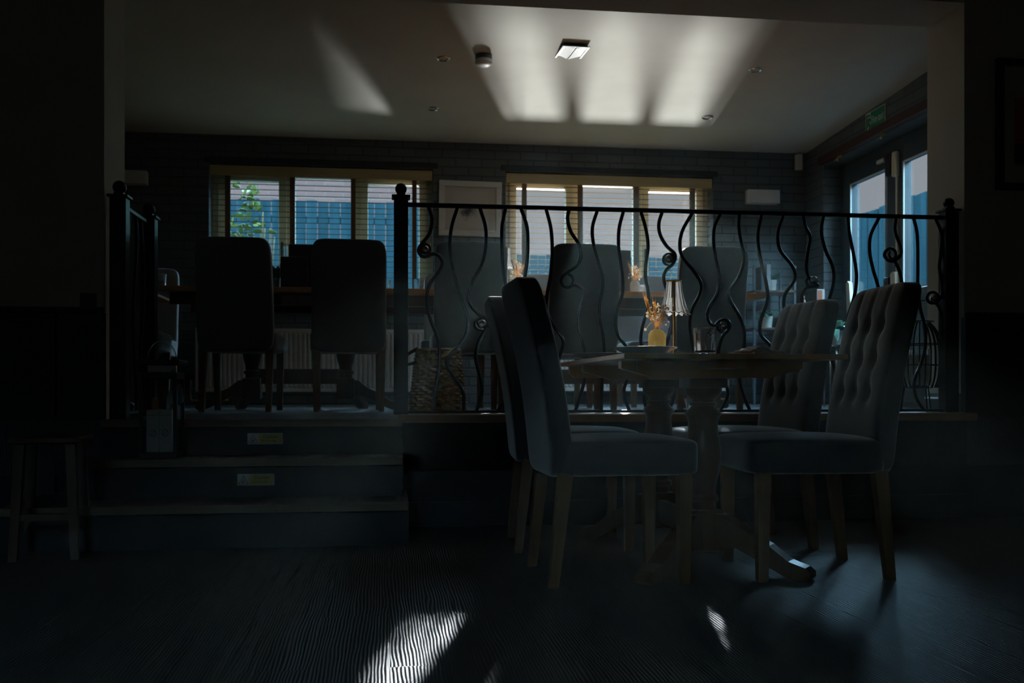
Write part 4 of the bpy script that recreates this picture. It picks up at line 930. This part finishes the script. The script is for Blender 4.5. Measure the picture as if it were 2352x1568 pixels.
# menus on the platform tables
def menu_box(px0, px1, pyt, Y, label, ring=False, d=0.03):
    p, q = onY(px0, 660, Y), onY(px1, pyt, Y); w = q.x-p.x; h = q.z-PTZ
    r = thing('menu_holder', label, 'menu', (p.x, Y, PTZ), 0, 'black menus standing on the platform tables')
    bm = BM(); box(bm, 0, w, 0, d, 0, h, 0.002); link('cover', bm, 'blackcard', r)
    if ring:
        bm = BM(); c = onY(679, 623, Y); cx, cz = c.x-p.x, c.z-PTZ
        tube(bm, [(cx+0.021*math.cos(a*PI/16), -0.001, cz+0.021*math.sin(a*PI/16)) for a in range(3, 32)], 0.0015, 6); link('ring_emblem', bm, 'print', r)
    bm = BM(); box(bm, 0.002, w-0.002, 0.004, d-0.004, h, h+0.002); link('pages', bm, 'greypaper', r)
menu_box(644, 706, 590, 6.34, 'small black menu box with ring emblem on the table above the steps', True)
menu_box(663, 745, 562, 6.44, 'tall black menu folder standing behind the small menu box')
menu_box(1409, 1449, 575, 6.40, 'dark menu folder standing beside the white bud vase', False, 0.02)
v = onY(655, 660, 6.55)
r = thing('glass_bottle', 'clear glass bottle behind the tall black menu folder', 'bottle', (v.x, 6.55, PTZ)); bm = BM(); hb = onY(655, 566, 6.55).z-PTZ
lathe(bm, [(0, 0), (0.034, 0), (0.036, 0.005), (0.036, hb*0.62), (0.018, hb*0.78), (0.016, hb), (0.012, hb), (0.013, hb*0.78), (0.031, hb*0.6), (0.031, 0.01), (0, 0.01)], 28); link('body', bm, 'glass', r, smooth=True, ang=50)
v = onY(637, 640, 6.48)
r = thing('condiment_caddy', 'black condiment caddy with steel lids beside the menu boxes', 'caddy', (v.x-0.01, 6.46, PTZ)); hb = onY(637, 611, 6.46).z-PTZ
bm = BM(); box(bm, -0.035, 0.035, -0.03, 0.03, 0, hb-0.015, 0.004); link('tray', bm, 'black', r)
for dx in (-0.017, 0.017):
    bm = BM(); lathe(bm, [(0, hb-0.016), (0.012, hb-0.016), (0.012, hb-0.004), (0.006, hb), (0, hb)], 16, (dx, 0, 0)); link('lid', bm, 'steel', r, smooth=True, ang=40)
v = onY(1500, 668, 6.15); cutlery('table_fork', v.x, 6.2, PTZ, 0.05, 'steel fork beside tumbler on the platform table')

# ------------------------------------------------------------------ basket on the platform
v = onY(1004, 945, 4.93)
r = thing('wicker_basket', 'tall woven wicker log basket behind the railing', 'basket', (v.x+0.005, 4.93, PZ))
NB = 26; NR = 22
bm = BM(); prof = []
rings = []
for i in range(NR*2+1):
    z = 0.335*i/(NR*2); rb = 0.148-0.035*(z/0.335)**1.3
    row_ = i//2
    ring = []
    for k in range(NB*4):
        a = 2*PI*k/(NB*4); s = math.sin(NB/2*a*1.0); s = math.copysign(min(1, abs(s)*2.2), s)*(1 if row_ % 2 else -1)
        inset = 0.0 if i % 2 else -0.0025
        rr = rb+0.0065*s+inset*1.6; ring.append(bm.verts.new((rr*math.cos(a), rr*math.sin(a), z)))
    rings.append(ring)
n = NB*4
for i in range(len(rings)-1):
    for k in range(n): bm.faces.new((rings[i][k], rings[i][(k+1) % n], rings[i+1][(k+1) % n], rings[i+1][k]))
bm.faces.new(rings[0][::-1])
inner = [[bm.verts.new((0.100*math.cos(2*PI*k/n)*1.0, 0.100*math.sin(2*PI*k/n), z)) for k in range(n)] for z in (0.335, 0.05)]
for k in range(n):
    bm.faces.new((rings[-1][k], rings[-1][(k+1) % n], inner[0][(k+1) % n], inner[0][k])); bm.faces.new((inner[0][k], inner[0][(k+1) % n], inner[1][(k+1) % n], inner[1][k]))
bm.faces.new(inner[1])
link('woven_body', bm, 'wicker', r, smooth=False)
bm = BM(); tube(bm, [(0.112*math.cos(a*PI/20), 0.112*math.sin(a*PI/20), 0.338) for a in range(40)], 0.007, 8, closed=True); link('rim', bm, 'wicker', r, smooth=True)
bm = BM(); tube(bm, spline([(-0.105, -0.03, 0.345), (-0.15, -0.03, 0.318), (-0.185, -0.03, 0.285), (-0.165, -0.03, 0.265), (-0.115, -0.03, 0.272)], 5), 0.009, 8); link('carry_handle', bm, 'darkoak', r, smooth=True)
bm = BM()
for k in range(6): tube(bm, spline([(-0.05+0.012*k, -0.135-0.003*k, 0.275+0.004*k), (0.02+0.01*k, -0.128, 0.312+0.003*k), (0.085, -0.10, 0.352-0.003*k)], 4), 0.0017, 5)
link('straw_tie', bm, 'dry', r, smooth=True)

# ------------------------------------------------------------------ lantern on the steps
p, q = onY(318, 1043, 4.33), onY(406, 1043, 4.33)
w = (q.x-p.x)/2; LZ = 0.352; hL = 0.43
r = thing('candle_lantern', 'black candle lantern with ring handle standing on the steps', 'lantern', ((p.x+q.x)/2, 4.33+w, LZ))
def lb(bm, x0, x1, y0, y1, z0, z1, b=0.002): box(bm, x0, x1, y0, y1, z0, z1, b)
bm = BM(); lb(bm, -w, w, -w, w, 0, 0.025); link('base', bm, 'black', r)
bm = BM(); e = 0.016
for sx in (-1, 1):
    for sy in (-1, 1): lb(bm, sx*w-e*(sx > 0), sx*w+e*(sx < 0), sy*w-e*(sy > 0), sy*w+e*(sy < 0), 0.025, hL-0.055)
for sy in (-1, 1): lb(bm, -w+e, w-e, sy*w-e*(sy > 0), sy*w+e*(sy < 0), hL-0.085, hL-0.055); 
for sx in (-1, 1): lb(bm, sx*w-e*(sx > 0), sx*w+e*(sx < 0), -w+e, w-e, hL-0.085, hL-0.055)
link('frame', bm, 'black', r)
bm = BM(); lb(bm, -w*0.62, w*0.62, -w*0.62, w*0.62, hL-0.055, hL-0.022); link('vent_collar', bm, 'steel', r)
bm = BM(); lb(bm, -w-0.012, w+0.012, -w-0.012, w+0.012, hL-0.022, hL, 0.003); link('roof', bm, 'black', r)
bm = BM()
tube(bm, [(0.062*math.cos(a*PI/16), 0.0, hL+0.085*math.sin(a*PI/16)) for a in range(0, 17)], 0.0028, 8); link('ring_handle', bm, 'steel', r, smooth=True)
for nm, c in (('front', (-w+e, w-e, -w+0.004, -w+0.007)), ('back', (-w+e, w-e, w-0.007, w-0.004)), ('l', (-w+0.004, -w+0.007, -w+e, w-e)), ('r', (w-0.007, w-0.004, -w+e, w-e))):
    bm = BM(); box(bm, *c, 0.025, hL-0.085); link('pane', bm, 'pane', r)
bm = BM(); prism(bm, [(w-0.002, 0.235), (w+0.010, 0.245), (w+0.013, 0.27), (w+0.010, 0.30), (w-0.002, 0.312)], 'y', -0.008, 0.008); link('latch', bm, 'steel', r)
# cartons and candles inside the lantern are their own things
bx = thing('candle_box', 'white two-panel candle box with round marks inside the lantern', 'box', (r.location.x, r.location.y, LZ+0.025))
g = w-0.026
bm = BM(); box(bm, -g, g, -g, g, 0, 0.185, 0.002); link('carton', bm, 'paper', bx)
bm = BM(); box(bm, -0.0008, 0.0008, -g-0.0012, -g, 0.0, 0.185); box(bm, -g, g, -g-0.0012, -g, 0.162, 0.1635); link('seam', bm, 'print', bx)
for sx in (-1, 1):
    bm = BM(); cx = sx*g*0.48; tube(bm, [(cx+0.012*math.cos(a*PI/12), -g-0.0008, 0.085+0.015*math.sin(a*PI/12)) for a in range(24)], 0.0012, 6, closed=True); tube(bm, [(cx-0.008, -g-0.0008, 0.075), (cx+0.008, -g-0.0008, 0.096)], 0.0012, 6); link('round_mark', bm, 'print', bx)
for dx, h, lbx in ((-0.032, 0.055, 'short amber jar on the candle box in the lantern'), (0.033, 0.085, 'taller glass jar on the candle box in the lantern')):
    j = thing('candle_jar', lbx, 'jar', (bx.location.x+dx, bx.location.y, LZ+0.21), 0, None)
    bm = BM(); lathe(bm, [(0, 0), (0.016, 0), (0.017, h*0.7), (0.009, h*0.85), (0.009, h), (0, h)], 20); link('body', bm, 'copper' if dx < 0 else 'glass', j, smooth=True, ang=40)

# caution plates on the risers
def caution(px, py, Y, w, label):
    v = onY(px, py, Y); h = w*0.32
    r = thing('caution_sign', label, 'sign', (v.x-w/2, Y, v.z-h/2), 0, None)
    bm = BM(); box(bm, 0, w, -0.003, 0.001, 0, h); link('plate', bm, 'darkwhite', r)
    bm = BM(); box(bm, w*0.33, w-0.004, -0.0036, -0.0028, 0.004, h-0.004); link('yellow_field', bm, 'yellow', r)
    bm = BM(); a = (w*0.04, h*0.14); b = (w*0.29, h*0.14); c = (w*0.165, h*0.86)
    tube(bm, [(q[0], -0.0032, q[1]) for q in (a, b, c)], 0.0016, 4, closed=True)
    tube(bm, [(w*0.12, -0.0032, h*0.26), (w*0.16, -0.0032, h*0.36), (w*0.19, -0.0032, h*0.46)], 0.0014, 4); tube(bm, [(w*0.12, -0.0032, h*0.24), (w*0.20, -0.0032, h*0.30)], 0.001, 4)
    link('warning_triangle', bm, 'black', r)
    t1 = text('lettering', 'Caution', h*0.42, 'black', r, 0.0002); t1.rotation_euler = (PI/2, 0, 0); t1.location = (w*0.44, -0.0038, h*0.55)
    t2 = text('lettering', 'Mind the step', h*0.24, 'black', r, 0.0002); t2.rotation_euler = (PI/2, 0, 0); t2.location = (w*0.39, -0.0038, h*0.26)
caution(609, 1007, 4.519, 0.158, 'yellow and white Caution plate on the upper step riser')
caution(588, 1101, 4.289, 0.158, 'yellow and white Caution plate on the lower step riser')

# low stool in the dark corner
v = onZ(118, 1275, 0)
r = thing('wooden_stool', 'low dark wooden stool in the shadowed corner beside the steps', 'stool', (v.x, v.y, 0), 0.1)
bm = BM(); box(bm, -0.13, 0.13, -0.13, 0.13, 0.445, 0.47, 0.006); link('seat', bm, 'darkoak', r)
for sx in (-1, 1):
    for sy in (-1, 1):
        bm = BM(); frustum(bm, (sx*0.11, sy*0.11, 0), (sx*0.09, sy*0.09, 0.445), 0.015, 0.018); link('leg', bm, 'darkoak', r)
for sy in (-1, 1):
    bm = BM(); box(bm, -0.09, 0.09, sy*0.097-0.008, sy*0.097+0.008, 0.15, 0.175); link('stretcher', bm, 'darkoak', r)

# ------------------------------------------------------------------ cage lantern by the opening
cl = thing('cage_lantern', 'round black wire cage lantern on thin legs behind the railing', 'lantern', (2.795, 4.775, PZ))
zc0, zc1, R_ = 0.145, 0.495, 0.112
for k in range(24):
    a = 2*PI*k/24; pts = []
    for j in range(11):
        u = j/10; rr = R_*(0.62+0.38*math.sin(PI*min(1, 0.12+u*0.80))**0.8) if u < 1 else R_*0.55
        rr = R_*math.sqrt(max(0.16, 1-abs(2*u-0.85)**2.6/1.6)); pts.append((rr*math.cos(a), rr*math.sin(a), zc0+(zc1-zc0)*u))
    bm = BM(); tube(bm, spline(pts, 2), 0.0038, 6); link('wire', bm, 'iron', cl, smooth=True)
for z, rr in ((zc0, 0.066), (zc0+0.12, R_), (zc0+0.23, R_*0.99), (zc1, 0.070)):
    bm = BM(); tube(bm, [(rr*math.cos(a*PI/20), rr*math.sin(a*PI/20), z) for a in range(40)], 0.003, 6, closed=True); link('hoop', bm, 'iron', cl, smooth=True)
for k in range(3):
    a = 2*PI*k/3+0.4; bm = BM(); tube(bm, [(0.07*math.cos(a), 0.07*math.sin(a), zc0+0.01), (0.10*math.cos(a), 0.10*math.sin(a), 0.0)], 0.004, 8); link('leg', bm, 'iron', cl, smooth=True)
bm = BM(); lathe(bm, [(0, zc0-0.003), (0.068, zc0-0.003), (0.068, zc0+0.003), (0, zc0+0.003)], 30); link('tray', bm, 'iron', cl)
ca = thing('pillar_candle', 'wide pale candle in glass inside the wire cage lantern', 'candle', (2.795, 4.775, PZ+zc0+0.003))
bm = BM(); lathe(bm, [(0, 0), (0.06, 0), (0.062, 0.20), (0.058, 0.20), (0.057, 0.01), (0, 0.01)], 30); link('glass_sleeve', bm, 'glass', ca, smooth=True, ang=50)
bm = BM(); lathe(bm, [(0, 0.0105), (0.052, 0.0105), (0.052, 0.17), (0.04, 0.165), (0, 0.163)], 30); link('wax', bm, 'wax', ca, smooth=True, ang=50)

# ------------------------------------------------------------------ far right corner
r = thing('plant_shelf', 'dark metal shelf unit with potted plants against the brick wall', 'shelf', (3.07, 7.80, PZ))
sw, sd = 0.36, 0.30; zt = onY(1790, 612, 7.85).z-PZ
zA, zB_ = onY(1780, 668, 7.85).z-PZ, onY(1760, 753, 7.85).z-PZ
for x in (0, sw):
    for y in (0, sd):
        bm = BM(); box(bm, x-0.010, x+0.010, y-0.010, y+0.010, 0, zt, 0.002); link('upright', bm, 'doorframe', r)
for z in (zA, zB_, 0.30):
    bm = BM(); box(bm, -0.01, sw+0.01, -0.01, sd+0.01, z-0.018, z, 0.002); link('shelf_board', bm, 'darkoak', r)
def potplant(x, y, z, r0, h, label, n, ll, mleaf, seed, droop=0.3):
    rnd = random.Random(seed); t = thing('potted_plant', label, 'plant', (x, y, z), 0, None)
    bm = BM(); lathe(bm, [(0, 0), (r0*0.82, 0), (r0, h), (r0*0.9, h), (r0*0.85, h-0.015), (0, h-0.015)], 28); link('pot', bm, 'whitepot', t, smooth=True, ang=40)
    bm = BM(); lathe(bm, [(0, h-0.012), (r0*0.84, h-0.012), (r0*0.84, h-0.018), (0, h-0.018)], 20); link('soil', bm, 'soil', t)
    bm = BM()
    for k in range(n):
        a = rnd.uniform(0, 2*PI); el = rnd.uniform(0.5, 1.4); L = ll*rnd.uniform(0.7, 1.1); w = L*0.13
        d = Vector((math.cos(a)*math.cos(el), math.sin(a)*math.cos(el), math.sin(el))); sd_ = Vector((-math.sin(a), math.cos(a), 0)); nr = d.cross(sd_)
        b0 = Vector((0.25*r0*math.cos(a), 0.25*r0*math.sin(a), h-0.012)); T, Bt = [], []
        for j in range(6):
            u = j/5; ww = w*math.sin(PI*(0.15+0.85*u))**0.7 if u < 1 else 0.001; c = b0+d*L*u-Vector((0, 0, droop*L*u*u)); T.append((c+sd_*ww, c-sd_*ww))
        vt = [[bm.verts.new(p+nr*0.0025) for p in pr] for pr in T]; vb = [[bm.verts.new(p-nr*0.0025) for p in pr] for pr in T]
        for j in range(5):
            bm.faces.new((vt[j][0], vt[j][1], vt[j+1][1], vt[j+1][0])); bm.faces.new((vb[j][1], vb[j][0], vb[j+1][0], vb[j+1][1]))
            bm.faces.new((vt[j][0], vt[j+1][0], vb[j+1][0], vb[j][0])); bm.faces.new((vt[j+1][1], vt[j][1], vb[j][1], vb[j+1][1]))
        bm.faces.new((vt[0][0], vb[0][0], vb[0][1], vt[0][1])); bm.faces.new((vt[5][0], vt[5][1], vb[5][1], vb[5][0]))
    link('foliage', bm, mleaf, t)
v = onY(1771, 660, 7.93); potplant(v.x, 7.93, PZ+zA, 0.048, 0.10, 'spiky green plant in white pot on upper shelf', 22, 0.13, 'tealleaf', 4, 0.1)
v = onY(1760, 740, 7.93); potplant(v.x, 7.93, PZ+zB_, 0.055, 0.105, 'leafy plant in white pot on lower shelf', 30, 0.14, 'tealleaf', 6, 0.5)
v = onY(1735, 640, 7.95)
for i, (dx, h, m_, lbk) in enumerate(((0.0, 0.21, 'blackcard', 'dark tall book standing on the upper plant shelf'), (0.05, 0.23, 'plate', 'pale grey book leaning on the upper plant shelf'))):
    bk = thing('book', lbk, 'book', (v.x+dx+0.035, 7.93, PZ+zA), 0, None)
    bm = BM(); box(bm, -0.018, 0.018, -0.07, 0.07, 0, h, 0.002); link('cover', bm, m_, bk)
    bm = BM(); box(bm, -0.014, 0.014, -0.068, 0.0715, 0.004, h-0.004); link('pages', bm, 'paper', bk)
# corner cabinet with amber bottle and framed card
r = thing('corner_cabinet', 'dark low cabinet in the corner beside the exit doors', 'cabinet', (3.475, 7.72, PZ)); ch = 0.83
bm = BM(); box(bm, 0, 0.215, 0, 0.40, 0.06, ch-0.02, 0.003); link('body', bm, 'navy', r)
bm = BM(); box(bm, -0.012, 0.225, -0.01, 0.41, ch-0.02, ch, 0.003); link('worktop', bm, 'darkoak', r)
bm = BM(); box(bm, 0.006, 0.209, -0.014, 0.0, 0.08, ch-0.04, 0.003); dd = link('door', bm, 'navy', r)
bm = BM(); ball(bm, (0.03, -0.022, 0.5), 0.011, 10); link('knob', bm, 'brass', dd, smooth=True)
bm = BM(); box(bm, 0.02, 0.19, 0.03, 0.37, 0.0, 0.06); link('plinth', bm, 'black', r)
v = onY(1838, 690, 7.80); r = thing('amber_bottle', 'small amber bottle with copper cap on the corner cabinet', 'bottle', (v.x+0.03, 7.80, PZ+ch))
bm = BM(); lathe(bm, [(0, 0), (0.022, 0), (0.023, 0.05), (0.010, 0.066), (0.009, 0.08), (0, 0.08)], 24); link('body', bm, 'amber', r, smooth=True, ang=50)
bm = BM(); lathe(bm, [(0, 0.08), (0.011, 0.08), (0.011, 0.098), (0, 0.098)], 16); link('cap', bm, 'copper', r, smooth=True, ang=40)
v = onY(1885, 690, 7.76); r = thing('framed_card', 'small rust-coloured card in pale frame on corner cabinet', 'picture frame', (v.x, 7.76, PZ+ch), 0.0)
hc_ = onY(1885, 664, 7.76).z-PZ-ch; 
bm = BM(); box(bm, -0.034, 0.034, -0.004, 0.008, 0, hc_, 0.002); link('frame', bm, 'greypaper', r)
bm = BM(); box(bm, -0.028, 0.012, -0.006, -0.003, 0.008, hc_-0.008); link('card', bm, 'rust', r)
# big plant on a stand by the door
r = thing('plant_stand', 'slim pale metal plant stand beside the exit doors', 'stand', (3.37, 6.95, PZ))
for k in range(4):
    a = PI/4+k*PI/2; bm = BM(); tube(bm, [(0.075*math.cos(a), 0.075*math.sin(a), 0), (0.062*math.cos(a), 0.062*math.sin(a), 0.47)], 0.007, 8); link('leg', bm, 'steel', r, smooth=True)
bm = BM(); lathe(bm, [(0, 0.455), (0.075, 0.455), (0.075, 0.47), (0, 0.47)], 24); link('tray', bm, 'steel', r)
potplant(3.37, 6.95, PZ+0.47, 0.07, 0.11, 'broad teal leafed plant on stand beside the exit doors', 16, 0.30, 'tealleaf', 12, 0.85)

# ------------------------------------------------------------------ haze in the sunlit air
m = bpy.data.materials.new('dusty_air'); m.use_nodes = True; t_ = m.node_tree
for n_ in list(t_.nodes): t_.nodes.remove(n_)
out = t_.nodes.new('ShaderNodeOutputMaterial'); vs = t_.nodes.new('ShaderNodeVolumeScatter')
vs.inputs['Density'].default_value = HAZE_D; vs.inputs['Anisotropy'].default_value = 0.55; vs.inputs['Color'].default_value = (0.55, 0.86, 1.0, 1)
t_.links.new(vs.outputs[0], out.inputs['Volume'])
bm = BM(); box(bm, -3.19, 3.70, -1.75, YB-0.005, 0.002, 2.74)
hz = link('haze', bm, m); tag(hz, 'thin dusty haze in the sunlit air of both rooms', 'haze', kind='stuff')
